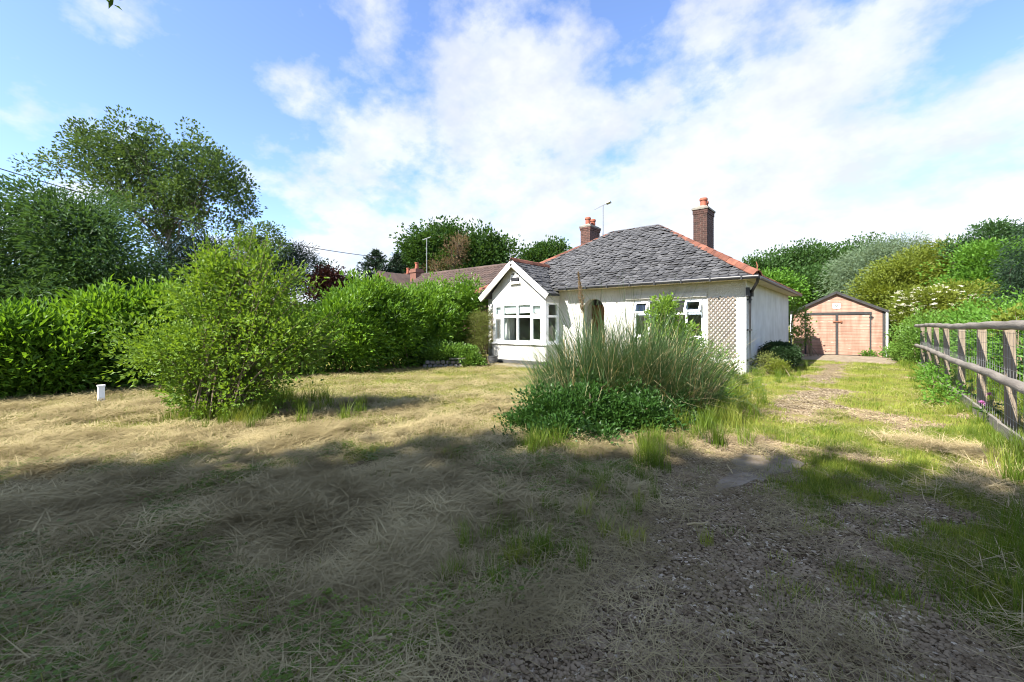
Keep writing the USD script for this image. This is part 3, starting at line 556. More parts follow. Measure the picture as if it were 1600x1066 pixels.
    chimney(-5.01, -4.51, 16.6, 17.5, 3.7, 5.72, ((-4.72, 16.9, .13, .34), (-4.76, 17.25, .115, .30)))
    chimney(-9.73, -9.25, 16.4, 17.28, 3.8, 5.72, ((-9.5, 16.65, .12, .34), (-9.47, 17.05, .115, .32)))
    # television aerial
    A = MB().tube([(-9.15, 17.4, 4.6), (-9.15, 17.4, 6.72)], .022, 6).build('aerial', 'grey_metal', H)
    MB().tube([(-9.56, 17.32, 6.56), (-8.86, 17.46, 6.80)], .014, 6).build('aerial_boom', 'grey_metal', A)
    ae = MB()
    for k in range(6):
        c = np.array([-9.5 + k * .1, 17.33 + k * .02, 6.58 + k * .034]); ae.tube([c - [0, .07, 0], c + [0, .07, 0]], .005, 4)
    ae.obox((-8.92, 17.45, 6.79), (.10, .02, .03), (-.02, .12, 0), (-.01, 0, .035)).build('aerial_element', 'grey_metal', A)
    # trellises on the front wall
    def trellis(x0, x1, z0, z1):
        T = MB().box(x0, x0 + .02, YF - .016, YF - .004, z0, z1).build('trellis', 'trellis_wood', H)
        for s in (-1, 1):
            for k in range(-14, 24):
                zc = z0 + k * .135
                g = sg.LineString([(x0 - .05, zc if s > 0 else zc + (x1 - x0 + .1) * 1.25), (x1 + .05, zc + (x1 - x0 + .1) * 1.25 if s > 0 else zc)]).intersection(sg.box(x0, z0, x1, z1 + rng.uniform(-.01, .06)))
                if g.length < .1: continue
                p, q = np.array(g.coords[0]), np.array(g.coords[-1]); y = YF - .022 if s > 0 else YF - .034
                MB().bar((p[0], y, p[1]), (q[0], y, q[1]), .027, .010, (0, 1, 0)).build('slat', 'trellis_wood', T)
    trellis(-3.36, -2.68, .42, 2.03)
    trellis(-11.5, -10.85, .35, 1.75)
    return H
bungalow()

# ------------------------------------------------------------------ garage
def garage():
    x0, x1, y0, y1, ez, pz, xc = -2.53, 0.53, 22.7, 27.5, 1.90, 2.68, -1.0
    G = thing('garage', 'pink timber clad garage with black trimmed double doors under a low gable', 'garage', (xc, 25, 0))
    rng = np.random.default_rng(8)
    MB().box(x0 + .02, x1 - .02, y0 + .04, y1, 0, ez).build('frame', 'board_black', G)
    MB().xz(sg.Polygon([(x0 + .02, ez), (x1 - .02, ez), (xc, pz - .03)]), y0 + .04, y1).build('gable_frame', 'board_black', G)
    shape = sg.Polygon([(x0, 0), (x1, 0), (x1, ez), (xc, pz), (x0, ez)]).difference(sg.box(-2.12, 0, .13, 1.80))
    z = 0.0
    while z < pz:
        h = .125; s = shape.intersection(sg.box(x0, z + .006, x1, z + h))
        for g in getattr(s, 'geoms', [s]):
            if g.area > .004: MB().xz(g, y0 + rng.uniform(0, .004), y0 + .038).build('board', 'board_pink', G)
        z += h
    for k in range(15):                                      # right and left side boards
        z = k * .125
        MB().box(x1 - .02, x1 + .012, y0 + .05, y1, z + .006, z + .125).build('board', 'board_pink', G)
        MB().box(x0 - .012, x0 + .02, y0 + .05, y1, z + .006, z + .125).build('board', 'board_pink', G)
    for xa, xb in ((-2.06, -1.03), (-.94, .08)):
        D = MB().box(xa, xb, y0 + .02, y0 + .05, .04, 1.74).build('door', 'board_black', G)
        z = .05
        while z < 1.70:
            MB().box(xa + .005, xb - .005, y0 - .006 + rng.uniform(0, .004), y0 + .02, z + .004, z + .117).build('door_board', 'board_pink', D); z += .12
    MB().box(-2.12, -2.06, y0 - .02, y0 + .03, 0, 1.74).box(.08, .13, y0 - .02, y0 + .03, 0, 1.74).box(-1.03, -.94, y0 - .028, y0 + .02, .02, 1.74).build('door_trim', 'board_black', G)
    MB().box(-2.13, .14, y0 - .035, y0 + .02, 1.74, 1.84).build('door_head', 'board_black', G)
    MB().box(-2.06, .08, y0 - .015, y0 + .02, 0.0, .04).build('threshold', 'board_black', G)
    MB().box(-1.12, -.82, y0 - .05, y0 - .03, 1.42, 1.46).lathe((-.84, y0 - .04, 1.41), [(.0, 0), (.035, 0), (.035, .06), (0, .06)], 8).build('door_bolt', 'rust', G)
    MB().box(.06, .20, y0 - .04, y0 - .021, 1.60, 1.64).box(.13, .16, y0 - .04, y0 - .002, 1.55, 1.69).build('hinge', 'board_black', G)
    MB().box(x1 - .06, x1 + .02, y0 - .012, y0 + .0, 0, ez).build('corner_trim', 'board_black', G)
    for s in (-1, 1):
        ex = xc + s * 1.66; e_z = pz - (1.66) * (pz - ez) / 1.53
        a = np.array([[xc, y0 - .12, pz + .05], [ex, y0 - .12, e_z + .05], [ex, y1 + .1, e_z + .05], [xc, y1 + .1, pz + .05]]); b = a - [0, 0, .045]
        put((np.vstack([a, b]), np.array([[0, 1, 2], [0, 2, 3], [4, 6, 5], [4, 7, 6], [0, 4, 5], [0, 5, 1], [1, 5, 6], [1, 6, 2], [2, 6, 7], [2, 7, 3]])), 'roof', 'roof_felt', G)
        MB().bar((xc, y0 - .10, pz - .02), (ex, y0 - .10, e_z - .02), .07, .03, (0, 1, 0)).build('verge_board', 'board_black', G)
        px = xc + s * 1.61
        MB().tube([(px, y0 - .06, .05), (px, y0 - .06, ez - .06), (px, y0 - .06, ez + .0)], [.04, .04, .055], 8).build('downpipe', 'post_white', G, smooth=40)
    P = MB().xz(sg.Point(xc, 2.1).buffer(.1).union(sg.box(xc - .11, 2.02, xc + .11, 2.2)).buffer(.02), y0 - .018, y0 - .002).build('number_plaque', 'plaque_white', G)
    t = meshkit.text_mesh('9', .15, .004, bold=True); t.vertices = np.stack([t.vertices[:, 0] + xc - t.vertices[:, 0].mean(), y0 - .019 - t.vertices[:, 2], t.vertices[:, 1] + 2.035], 1)
    put(t, 'numeral', 'plaque_mark', P)
garage()

# ------------------------------------------------------------------ fence along the drive
def fence():
    Fn = thing('post_and_rail_fence', 'weathered timber post and rail fence with wire netting along the drive', 'fence', (1.28, 10, 0))
    rng = np.random.default_rng(4); ys = [0.6, 2.35, 4.1, 5.85, 7.63, 9.33, 11.1, 12.85, 14.5, 16.3, 18.0]
    for y in ys:
        dx, dy = rng.normal(0, .006), rng.normal(0, .006)
        MB().obox((1.305 + dx, y, .60), (.042, 0, 0), (0, .05, 0), (dx, dy, .70)).build('post', 'fence_post', Fn)
    def rail(z, r, name):
        yy = np.arange(0.2, 18.4, 2.0)
        for a, b in zip(yy[:-1], yy[1:]):
            t = np.linspace(a, b + .02, 9); q = np.stack([1.175 + .006 * np.sin(t * 1.7), t, z + .012 * np.sin(t * .9 + z) + .006 * np.sin(t * 5)], 1)
            MB().tube(q, r * (1 + .05 * np.sin(t * 7)), 10).build(name, 'fence_rail', Fn, smooth=50)
    rail(1.285, .05, 'rail'); rail(.68, .05, 'rail')
    for a, b in zip(ys[:-1], ys[1:]):
        MB().obox((1.21, (a + b) / 2, .07), (.016, 0, 0), (0, (b - a) / 2 - .01, rng.normal(0, .008)), (0, 0, .085)).build('gravel_board', 'kick_board', Fn)
    w = MB()
    for z in np.linspace(.12, 1.2, 9): w.tube([(1.238, y, z + .008 * math.sin(y * 3 + z * 9)) for y in np.linspace(.6, 18, 60)], .0022, 3, False)
    for y in np.arange(.65, 18, .13): w.tube([(1.238, y, .1), (1.238, y + rng.normal(0, .008), 1.22)], .0015, 3, False)
    w.build('wire_netting', 'galvanised', Fn)
fence()

# ------------------------------------------------------------------ neighbour's house, brown fence, cables, small things
def neighbour():
    N = thing('neighbour_house', 'long low neighbouring house with brown tiled roof, mostly behind the laurel hedge', 'house', (-21, 18.5, 0))
    # roof parallel to the bungalow's front; eaves z 2.5, ridge z 4.45
    rx0, rx1, ey, ry, ez, rz = -21.8, -14.0, 13.9, 17.2, 2.5, 4.45
    MB().box(rx0 + .3, rx1 - .3, ey + .4, 20.2, 0, ez).build('wall', 'brick_red', N)
    v = np.array([[rx0, ey, ez], [rx1, ey, ez], [rx1, ry, rz], [rx0, ry, rz], [rx1, 20.6, ez], [rx0, 20.6, ez]])
    R = put((v, np.array([[0, 1, 2], [0, 2, 3], [3, 2, 4], [3, 4, 5], [1, 4, 2], [0, 3, 5], [0, 5, 4], [0, 4, 1]])), 'roof', 'roof_deck', N)
    S = np.array([0, ry - ey, rz - ez]); L = np.linalg.norm(S); S /= L; Nn = np.array([0, -S[2], S[1]])
    rng = np.random.default_rng(9); tl = MB()
    ex, w = .30, .25
    for j in range(int(L / ex) + 1):
        for x in np.arange(rx0, rx1, w):
            o = np.array([x + w / 2, ey, ez]) + S * (j * ex); h = min(.34, L - j * ex)
            if h < .03: continue
            q = [o + np.array([u, 0, 0]) + S * s + Nn * (z + .035 * (1 - s / .34)) for s in (0, h) for u, z in ((-w / 2, .03), (-w * .15, .012), (w * .25, .06), (w / 2, .03))]
            q += [q[k] - Nn * .03 for k in range(4)]
            tl.add(q, [[0, 1, 5, 4], [1, 2, 6, 5], [2, 3, 7, 6], [8, 9, 1, 0], [9, 10, 2, 1], [10, 11, 3, 2]])
    tl.build('roof_tile', 'pantile_brown', R, kind='stuff')
    for k in range(18):
        x = rx0 + k * (rx1 - rx0) / 18; MB().tube([(x, ry, rz + .03), (x + .43, ry, rz + .03)], .11, 8).build('ridge_tile', 'pantile_brown', R)
    o = np.array([-15.95, ey, ez]) + S * 1.55                   # roof light
    K = MB().obox(o + Nn * .09, (.40, 0, 0), S * .26, Nn * .05).build('roof_light', 'lead', R)
    MB().obox(o + Nn * .143, (.34, 0, 0), S * .20, Nn * .003).build('pane', 'pane_glass', K)
    # lower cross wing with a brick gable, further left
    gx, gy = -23.7, 15.6
    MB().xz(sg.Polygon([(gx - 1.6, 0), (gx + 1.6, 0), (gx + 1.6, 2.9), (gx, 4.55), (gx - 1.6, 2.9)]), gy, 19.5).build('gable_wall', 'brick_red', N)
    for s in (-1, 1): MB().bar((gx, gy - .1, 4.68), (gx + s * 1.85, gy - .1, 2.78), .14, .5, (0, 1, 0)).bar((gx, gy + 2, 4.66), (gx + s * 1.85, gy + 2, 2.76), .1, 4.0, (0, 1, 0)).build('gable_verge', 'pantile_brown', N)
    for (cx, cy, zt) in ((-22.6, 17.4, 4.95), (-24.6, 18.2, 4.85)):
        C = MB().box(cx - .3, cx + .3, cy - .3, cy + .3, 3.6, zt).box(cx - .35, cx + .35, cy - .35, cy + .35, zt - .25, zt - .1).build('chimney', 'brick_red', N)
        MB().lathe((cx, cy, zt), [(.13, -.02), (.11, .35), (.14, .36), (.14, .42), (.1, .42)], 10).build('chimney_pot', 'terracotta', C, smooth=40)
    A = MB().tube([(-22.2, 17.9, 3.9), (-22.2, 17.9, 7.0)], .03, 5).build('aerial', 'grey_metal', N)
    MB().tube([(-22.5, 17.8, 6.9), (-21.9, 18.0, 7.05)], .03, 5).build('aerial_boom', 'grey_metal', A)
    A = MB().tube([(-15.0, 17.9, 3.9), (-15.0, 17.9, 5.15)], .022, 5).build('aerial', 'grey_metal', N)
    MB().tube([(-15.15, 17.9, 5.05), (-14.75, 18.0, 5.2)], .025, 5).build('aerial_boom', 'grey_metal', A)
neighbour()

def brown_fence():
    B = thing('board_fence', 'dark brown board fence seen in the gap of the hedge behind the big shrub', 'fence', (-14.5, 8, 0))
    rng = np.random.default_rng(2)
    a, b = np.array([-14.2, 3.0]), np.array([-14.2, 12.0]); n = 62
    for k in range(n):
        p = a + (b - a) * (k + .5) / n
        MB().obox((p[0] + .01 * (k % 2), p[1], 1.0), (.009, 0, 0), (0, .066, 0), (0, 0, 1.0 + rng.normal(0, .01))).build('board', 'fence_brown', B)
    for z in (.4, 1.7): MB().box(-14.27, -14.22, 3, 12, z, z + .08).build('rail', 'fence_brown', B)
brown_fence()

def cable(a, b, sag, r, label):
    t = np.linspace(0, 1, 40)[:, None]; q = np.array(a) * (1 - t) + np.array(b) * t; q[:, 2] -= sag * 4 * (t * (1 - t))[:, 0]
    tag(MB().tube(q, r, 5, False).build('overhead_cable', 'cable'), label, 'cable', 'overhead cables')
cable(at(-60, 245, 17), at(592, 402, 30), .55, .022, 'highest black overhead cable crossing in front of the tall airy tree')
cable(at(-60, 350, 15.0), at(300, 405, 19), .12, .012, 'thin overhead cable crossing the big round tree at mid height')
cable(at(-60, 385, 15.0), at(265, 437, 19), .12, .010, 'lowest thin overhead cable across the dark round tree')

def white_post():
    p = at(158, 628, 7.2); z = float(ground_z(p[0], p[1]))
    m = trimesh.creation.extrude_polygon(sg.box(-.045, -.035, .045, .035).buffer(.008), .32, engine='earcut'); m.apply_translation([p[0], p[1], z - .04])
    T = thing('marker_post', 'short white plastic post standing in front of the left hedge', 'post', (p[0], p[1], z))
    put(m, 'post_body', 'post_white', T)
    MB().obox((p[0], p[1], z + .285), (.058, 0, 0), (0, .048, 0), (0, 0, .012)).build('post_cap', 'post_white', T)
white_post()
def pot():
    x, y, z = -10.35, 11.35, -.085
    P = thing('plant_pot', 'small dark grey round plant pot at the foot of the bay window', 'plant pot', (x, y, z))
    MB().lathe((x, y, z), [(0, 0), (.11, 0), (.155, .08), (.17, .17), (.165, .24), (.185, .25), (.185, .275), (.155, .275), (.15, .20), (0, .20)], 24).build('pot_body', 'pot_grey', P, smooth=35)
    MB().lathe((x, y, z), [(.151, .205), (.08, .22), (0, .225)], 16).build('soil', 'plinth_black', P)
pot()
def slabs():
    x, y, z = -10.95, 11.0, -.1
    B = thing('bird_bath', 'grey stone bird bath on a short pedestal beside the bay window', 'bird bath', (x, y, z))
    MB().lathe((x, y, z), [(0, 0), (.16, 0), (.16, .04), (.08, .08), (.07, .26), (.12, .32)], 16).build('pedestal', 'stone_grey', B, smooth=40)
    MB().lathe((x, y, z), [(.06, .31), (.25, .35), (.27, .40), (.24, .40), (.0, .365)], 20).build('bowl', 'stone_grey', B, smooth=40)
    W = thing('low_stone_wall', 'low wall of grey stones holding the ivy bed left of the bay', 'wall', (at(694, 568, 14.2)[0], at(694, 568, 14.2)[1], -.1))
    rng = np.random.default_rng(12); a, b = at(660, 568, 14.1), at(728, 568, 14.3)
    n = 8
    for row in range(2):
        for k in range(n):
            t = (k + .5 + .5 * (row % 2)) / (n + .5); p = a + (b - a) * t; u = (b - a) / n / 2 * .92; u[2] = 0; m = trimesh.creation.icosphere(1, 1.0)
            m.vertices *= [1, 1, 1]; v = np.array(m.vertices); v = np.sign(v) * np.abs(v) ** .55
            s = np.array([np.linalg.norm(u), .10, .062]) * rng.uniform(.9, 1.08, 3); e = nz(u); q = np.cross([0, 0, 1], e)
            MB().add(np.array([p[0], p[1], -.06 + row * .125]) + v[:, :1] * s[0] * e + v[:, 1:2] * s[1] * q + v[:, 2:] * s[2] * np.array([0, 0, 1]), m.faces).build('stone', 'stone_grey', W)
    c = (at(703, 563, 14.2) + at(727, 563, 14.3)) / 2; u = (at(727, 563, 14.3) - at(700, 563, 14.2)) / 2; u[2] = 0
    MB().obox((c[0], c[1], .185), u, np.cross([0, 0, 1], nz(u)) * .14, (0, 0, .022)).build('coping_stone', 'stone_grey', W)
slabs()

# ------------------------------------------------------------------ plants
def leaves(rng, P, D, L, W, flat=0.8, fold=0.18):
    """Folded kite leaves at P pointing along D."""
    n = len(P); N = np.array([0, 0, 1.0]) + rng.normal(0, flat, (n, 3)); N = nz(N - D * (N * D).sum(1, keepdims=True)); S = np.cross(D, N)
    L = L * rng.uniform(.65, 1.25, (n, 1)); W = W * rng.uniform(.7, 1.2, (n, 1))
    m = P + D * L * .45 + N * W * fold
    v = np.stack([P, m + S * W / 2, P + D * L - N * L * .08, m - S * W / 2], 1).reshape(-1, 3)
    k = np.arange(n)[:, None] * 4
    return v, np.vstack([k + [0, 1, 2], k + [0, 2, 3]])

def sample_blobs(rng, blobs, n, fill=0.45, rough=0.35, zmin=None, seed=0):
    """Points in the volume of ellipsoids, gathered towards their skins, with an uneven outline."""
    B = np.array(blobs, float); a = (B[:, 3] * B[:, 5]) + (B[:, 4] * B[:, 5]) + B[:, 3] * B[:, 4]
    k = rng.choice(len(B), n, p=a / a.sum()); d = nz(rng.normal(size=(n, 3)))
    r = rng.random(n) ** fill
    r *= 1 + rough * 2 * (meshkit.fbm(d * 2.2 + k[:, None] * 7.3 + seed, 3, seed) - .5) + rough * .5 * (meshkit.noise(d * 6 + k[:, None] * 3.1, seed) - .5)
    P = B[k, :3] + d * r[:, None] * B[k, 3:6]
    if zmin is not None: keep = P[:, 2] > zmin; P, d, k = P[keep], d[keep], k[keep]
    return P, d, B[k, :3]

def crown(rng, blobs, nclus, lpc, L, W, spread, fill=.45, rough=.35, up=.35, out=.7, zmin=None, seed=0, flat=.8):
    C, d, _ = sample_blobs(rng, blobs, nclus, fill, rough, zmin, seed)
    n = rng.poisson(lpc, len(C)) + 2; idx = np.repeat(np.arange(len(C)), n)
    off = rng.normal(0, 1, (len(idx), 3)); off *= np.minimum(1, 1.7 / (np.linalg.norm(off, axis=1, keepdims=True) + 1e-9)) * np.array([1, 1, .75]); sc = spread * rng.uniform(.6, 1.4, (len(C), 1))
    P = C[idx] + off * sc[idx]
    D = nz(nz(off) * .8 + d[idx] * out + [0, 0, up] + rng.normal(0, .45, (len(idx), 3)))
    return leaves(rng, P, D, L, W, flat), C

def limbs(rng, base, C, r0, nl=7, start=.35, sub=6, sides=6, trunks=None, mb=None):
    """A trunk from base, limbs to groups of leaf clumps, and branches to clumps."""
    mb = mb or MB(); base = np.array(base, float); top = C.mean(0) + [0, 0, (C[:, 2].max() - C[:, 2].mean()) * .5]
    fork = base + (top - base) * np.array([.6, .6, start])
    t = np.linspace(0, 1, 9)[:, None]; sp = base * (1 - t) + top * t; sp[:, :2] += rng.normal(0, .04 * r0 * 6, (9, 2)) * np.sin(t * np.pi)
    mb.tube(sp, r0 * (1.15 - t[:, 0] * .95), 8)
    seeds = C[rng.choice(len(C), nl, replace=len(C) < nl)]; near = ((C[:, None] - seeds[None]) ** 2).sum(-1).argmin(1)
    for s in range(nl):
        g = C[near == s]
        if not len(g): continue
        m = g.mean(0); h = np.clip((m[2] - base[2]) / (top[2] - base[2] + 1e-6) * .6, start * .7, .85); k = h; p0 = base + (top - base) * k
        i = np.interp(k, t[:, 0], np.arange(9)); p0 = sp[int(i)] + (sp[min(8, int(i) + 1)] - sp[int(i)]) * (i - int(i))
        mid = (p0 + m) / 2 + [0, 0, -.06 * np.linalg.norm(m - p0)]; u = np.linspace(0, 1, 7)[:, None]
        q = p0 * (1 - u) ** 2 + 2 * mid * u * (1 - u) + m * u ** 2; q[1:-1] += rng.normal(0, .03 * np.linalg.norm(m - p0) * .6, (5, 3))
        rr = r0 * .5 * (1 - h * .4); mb.tube(q, rr * (1 - .72 * u[:, 0]), sides)
        for e in g[rng.choice(len(g), min(sub, len(g)), replace=False)]:
            a = q[rng.integers(2, 6)]; u2 = np.linspace(0, 1, 5)[:, None]; md = (a + e) / 2 + rng.normal(0, .06 * np.linalg.norm(e - a), 3)
            mb.tube(a * (1 - u2) ** 2 + 2 * md * u2 * (1 - u2) + e * u2 ** 2, rr * .34 * (1 - .8 * u2[:, 0]), 4, False)
    return mb

def blobs_px(d, *bl, deep=1.0):
    """Ellipsoids d metres deep from (px, py, rx, ry[, d offset]) in photograph pixels."""
    out = []
    for b in bl:
        dd = d + (b[4] if len(b) > 4 else 0); c = at(b[0], b[1], dd); out.append([*c, b[2] * dd / FPX, b[2] * dd / FPX * deep, b[3] * dd / FPX])
    return out

def tree(name, label, cat, blobs, base_px, d, nclus, lpc, L, W, spread, leaf, bark='bark', r0=.2, seed=1, group=None, trunk=True, nl=7, sub=6, start=.35, **k):
    rng = np.random.default_rng(seed); (lv, C) = crown(rng, blobs, nclus, lpc, L, W, spread, seed=seed, **k)
    b = at(base_px, HOR, d); b[2] = base_z(b[0], b[1]) - .05
    T = thing(name, label, cat, b, group)
    if trunk: limbs(rng, b, C, r0, nl, start, sub).build('trunk', bark, T, smooth=50)
    put(lv, 'crown', leaf, T)
    return T, C

# --- left: trees behind the hedge
tree('ash_tree', 'big round dark green tree behind the left end of the hedge', 'tree', blobs_px(17, (50, 395, 85, 85), (140, 395, 85, 80), (20, 470, 80, 75), (190, 440, 75, 70), (95, 340, 85, 50), (215, 490, 60, 55), (110, 480, 90, 60), (-60, 430, 90, 110)), 90, 17, 400, 150, .20, .065, .46, 'leaf_ash', r0=.2, seed=21, fill=.5, rough=.55, up=-.1)
tree('poplar_tree', 'tall airy tree with open limbs rising behind the round tree', 'tree', blobs_px(27, (95, 252, 30, 16), (165, 240, 50, 30), (215, 240, 60, 38), (285, 245, 60, 42), (340, 275, 50, 42), (370, 305, 32, 28), (285, 300, 65, 32), (190, 290, 60, 28), (135, 210, 22, 16), (250, 335, 60, 28), (335, 345, 48, 18), (50, 258, 16, 9), (230, 380, 40, 40)), 285, 27, 380, 66, .20, .14, .42, 'leaf_poplar', 'bark_grey', r0=.17, seed=22, fill=.42, rough=.6, nl=13, sub=9, start=.3)
tree('aspen_tree', 'small thin grey green tree right of the tall airy tree', 'tree', blobs_px(25, (408, 362, 26, 16), (430, 385, 20, 12), (390, 385, 26, 14), (415, 410, 24, 20)), 400, 25, 90, 34, .16, .11, .30, 'leaf_poplar', 'bark_grey', r0=.09, seed=23)
tree('yew_tree', 'dark evergreen at the foot of the tall airy tree', 'tree', blobs_px(21, (320, 390, 42, 26), (285, 415, 40, 36), (350, 420, 45, 30), (250, 450, 40, 40)), 320, 21, 500, 34, .16, .045, .30, 'leaf_conifer', r0=.15, seed=24)
tree('pine_tree', 'dark spreading pine in the gap right of the big shrub', 'tree', blobs_px(31, (452, 397, 36, 15), (430, 412, 36, 18), (468, 412, 26, 14), (445, 440, 50, 30)), 450, 31, 330, 36, .22, .05, .34, 'leaf_conifer', r0=.2, seed=25)
tree('copper_tree', 'purple red leaved tree between the pine and the fir', 'tree', blobs_px(30, (515, 436, 24, 16), (500, 448, 22, 18)), 512, 30, 150, 16, .2, .12, .25, 'leaf_copper', r0=.12, seed=26)
tree('thorn_tree', 'dark rounded tree between the purple tree and the fir', 'tree', blobs_px(34, (540, 448, 22, 16), (560, 452, 20, 16), (505, 424, 12, 14), (530, 465, 50, 22)), 540, 34, 260, 34, .22, .10, .32, 'leaf_conifer', r0=.12, seed=27)

def fir(name, label, px, d, top, base, w, seed):
    """A conifer: a straight stem with tiers of drooping, upturned boughs."""
    rng = np.random.default_rng(seed); b = at(px, HOR, d); b[2] = 0; zt = EYE + (HOR - top) / FPX * d; T = thing(name, label, 'tree', b)
    mb = MB().tube([b, b + [0, 0, zt]], [.2, .03], 7); P, D = [], []; w = w * d / FPX
    for z in np.linspace(zt * .12, zt * .98, 34):
        k = (1 - z / zt) ** .8
        for a in rng.uniform(0, 2 * np.pi, 9):
            ln = max(.25, w * k * rng.uniform(.7, 1.15)); u = np.array([math.cos(a), math.sin(a), 0]); t = np.linspace(0, 1, 6)[:, None]
            q = b + [0, 0, z] + u * ln * t + np.array([0, 0, 1]) * (ln * (.35 * t ** 2 - .25 * t)); mb.tube(q, .025 * (1 - .8 * t[:, 0]), 4, False)
            m = int(46 * ln / 2) + 8; s = rng.random((m, 1)); p = b + [0, 0, z] + u * ln * s + np.array([0, 0, 1]) * (ln * (.35 * s ** 2 - .25 * s)); P.append(p); D.append(nz(u + rng.normal(0, .7, (m, 3)) + [0, 0, .15]))
    mb.build('trunk', 'bark', T); put(leaves(rng, np.vstack(P), np.vstack(D), .34, .085, .6), 'crown', 'leaf_conifer', T)
fir('fir_tree', 'dark pointed fir behind the brick gable of the neighbouring house', 588, 42, 390, 470, 95, 31)
fir('fir_tree', 'second dark fir, close to the right of the pointed one', 620, 44, 397, 470, 60, 32)
tree('oak_tree', 'tall oak behind the neighbouring roof, left of the bare brown conifer', 'tree', blobs_px(48, (670, 385, 36, 33), (700, 372, 32, 22), (650, 400, 24, 30), (690, 415, 45, 28), (640, 425, 25, 20)), 680, 48, 230, 80, .36, .25, .8, 'leaf_oak', 'bark_grey', r0=.4, seed=33, nl=9, sub=8, fill=.5)
tree('oak_tree', 'rounded dark oak right of the bare brown conifer', 'tree', blobs_px(48, (752, 385, 34, 26), (780, 398, 27, 25), (735, 405, 32, 26), (765, 420, 42, 20), (740, 440, 60, 20)), 760, 48, 230, 80, .36, .25, .8, 'leaf_oak', 'bark', r0=.4, seed=34, fill=.5)
tree('dead_conifer', 'half bare brown conifer between the two oaks', 'tree', blobs_px(45, (712, 395, 18, 28), (695, 418, 30, 16), (720, 380, 10, 14)), 708, 45, 170, 12, .34, .06, .38, 'leaf_dead', 'bark', r0=.2, seed=35, sub=9)
tree('maple_tree', 'low green tree seen between the bay gable and the left chimney', 'tree', blobs_px(52, (862, 392, 22, 12), (840, 404, 28, 12), (870, 408, 26, 14)), 855, 52, 200, 40, .34, .24, .55, 'leaf_oak', r0=.25, seed=36)

# --- right: wood behind the garage, willow, hedge trees
oaks = [(1188, 428, 36, 26, 62, 'leftmost oak of the distant wood, just right of the white bungalow'), (1240, 416, 42, 30, 64, 'broad oak of the distant wood, second from the bungalow'), (1296, 410, 38, 28, 66, 'oak of the distant wood above the left half of the garage'), (1345, 402, 34, 26, 68, 'oak of the distant wood beside the grey willow')]
for i, (px, py, rx, ry, d, lab) in enumerate(oaks):
    tree('oak_tree', lab, 'tree', blobs_px(d, (px - rx * .4, py + 5, rx * .6, ry), (px + rx * .35, py, rx * .65, ry), (px, py + ry * .9, rx * 1.05, ry), (px, py + ry * 2, rx, ry)), px, d, 260, 75, .40, .28, .95, 'leaf_oak', r0=.4, seed=40 + i, group='oaks of the distant wood', fill=.5)
tree('sycamore_tree', 'bright green tree behind the right eaves of the bungalow', 'tree', blobs_px(46, (1205, 445, 26, 16), (1225, 462, 22, 22), (1190, 460, 25, 20)), 1210, 46, 150, 70, .32, .22, .7, 'leaf_bright', r0=.25, seed=45)
tree('chestnut_tree', 'dark green tree directly behind the garage roof', 'tree', blobs_px(48, (1272, 452, 32, 24), (1300, 445, 28, 22), (1258, 475, 32, 24), (1305, 475, 36, 22)), 1280, 48, 200, 75, .34, .25, .75, 'leaf_oak', r0=.3, seed=46)
tree('willow_tree', 'grey green willow behind the right side of the garage', 'tree', blobs_px(40, (1350, 420, 40, 30), (1385, 405, 40, 24), (1415, 392, 28, 16), (1330, 445, 34, 34), (1375, 450, 48, 32), (1430, 410, 24, 20)), 1370, 40, 420, 70, .34, .07, .6, 'leaf_willow', 'bark_grey', r0=.35, seed=47, up=-.3, rough=.3)
tree('hawthorn_tree', 'yellow green hawthorn right of the willow', 'tree', blobs_px(27, (1420, 430, 45, 32), (1470, 408, 50, 24), (1385, 470, 42, 40), (1440, 465, 55, 40), (1500, 420, 45, 26)), 1430, 27, 420, 85, .19, .10, .45, 'leaf_yellow', r0=.2, seed=48)
tree('hawthorn_tree', 'fresh green hawthorn at the right, above the fence', 'tree', blobs_px(22, (1545, 415, 48, 30), (1590, 430, 45, 40), (1530, 455, 50, 30)), 1550, 22, 330, 85, .17, .09, .40, 'leaf_bright', r0=.16, seed=49)
tree('rowan_tree', 'slim young tree standing above the yellow hawthorn', 'tree', blobs_px(25, (1497, 378, 14, 8), (1480, 388, 12, 6), (1512, 388, 14, 8), (1497, 396, 20, 8)), 1498, 25, 60, 11, .2, .08, .22, 'leaf_ash', r0=.06, seed=50, start=.5)
tree('rowan_tree', 'taller of the young trees at the right edge above the hedge', 'tree', blobs_px(24, (1552, 366, 22, 18), (1548, 390, 30, 14), (1590, 374, 30, 16), (1600, 395, 34, 18)), 1560, 24, 240, 32, .17, .10, .28, 'leaf_ash', r0=.1, seed=51, start=.5)
tree('cypress_tree', 'dark drooping cypress at the right edge of the view', 'tree', blobs_px(14, (1615, 420, 42, 40), (1605, 460, 36, 34), (1640, 400, 50, 60)), 1625, 14, 420, 20, .16, .03, .16, 'leaf_conifer', r0=.12, seed=52, up=-.6)
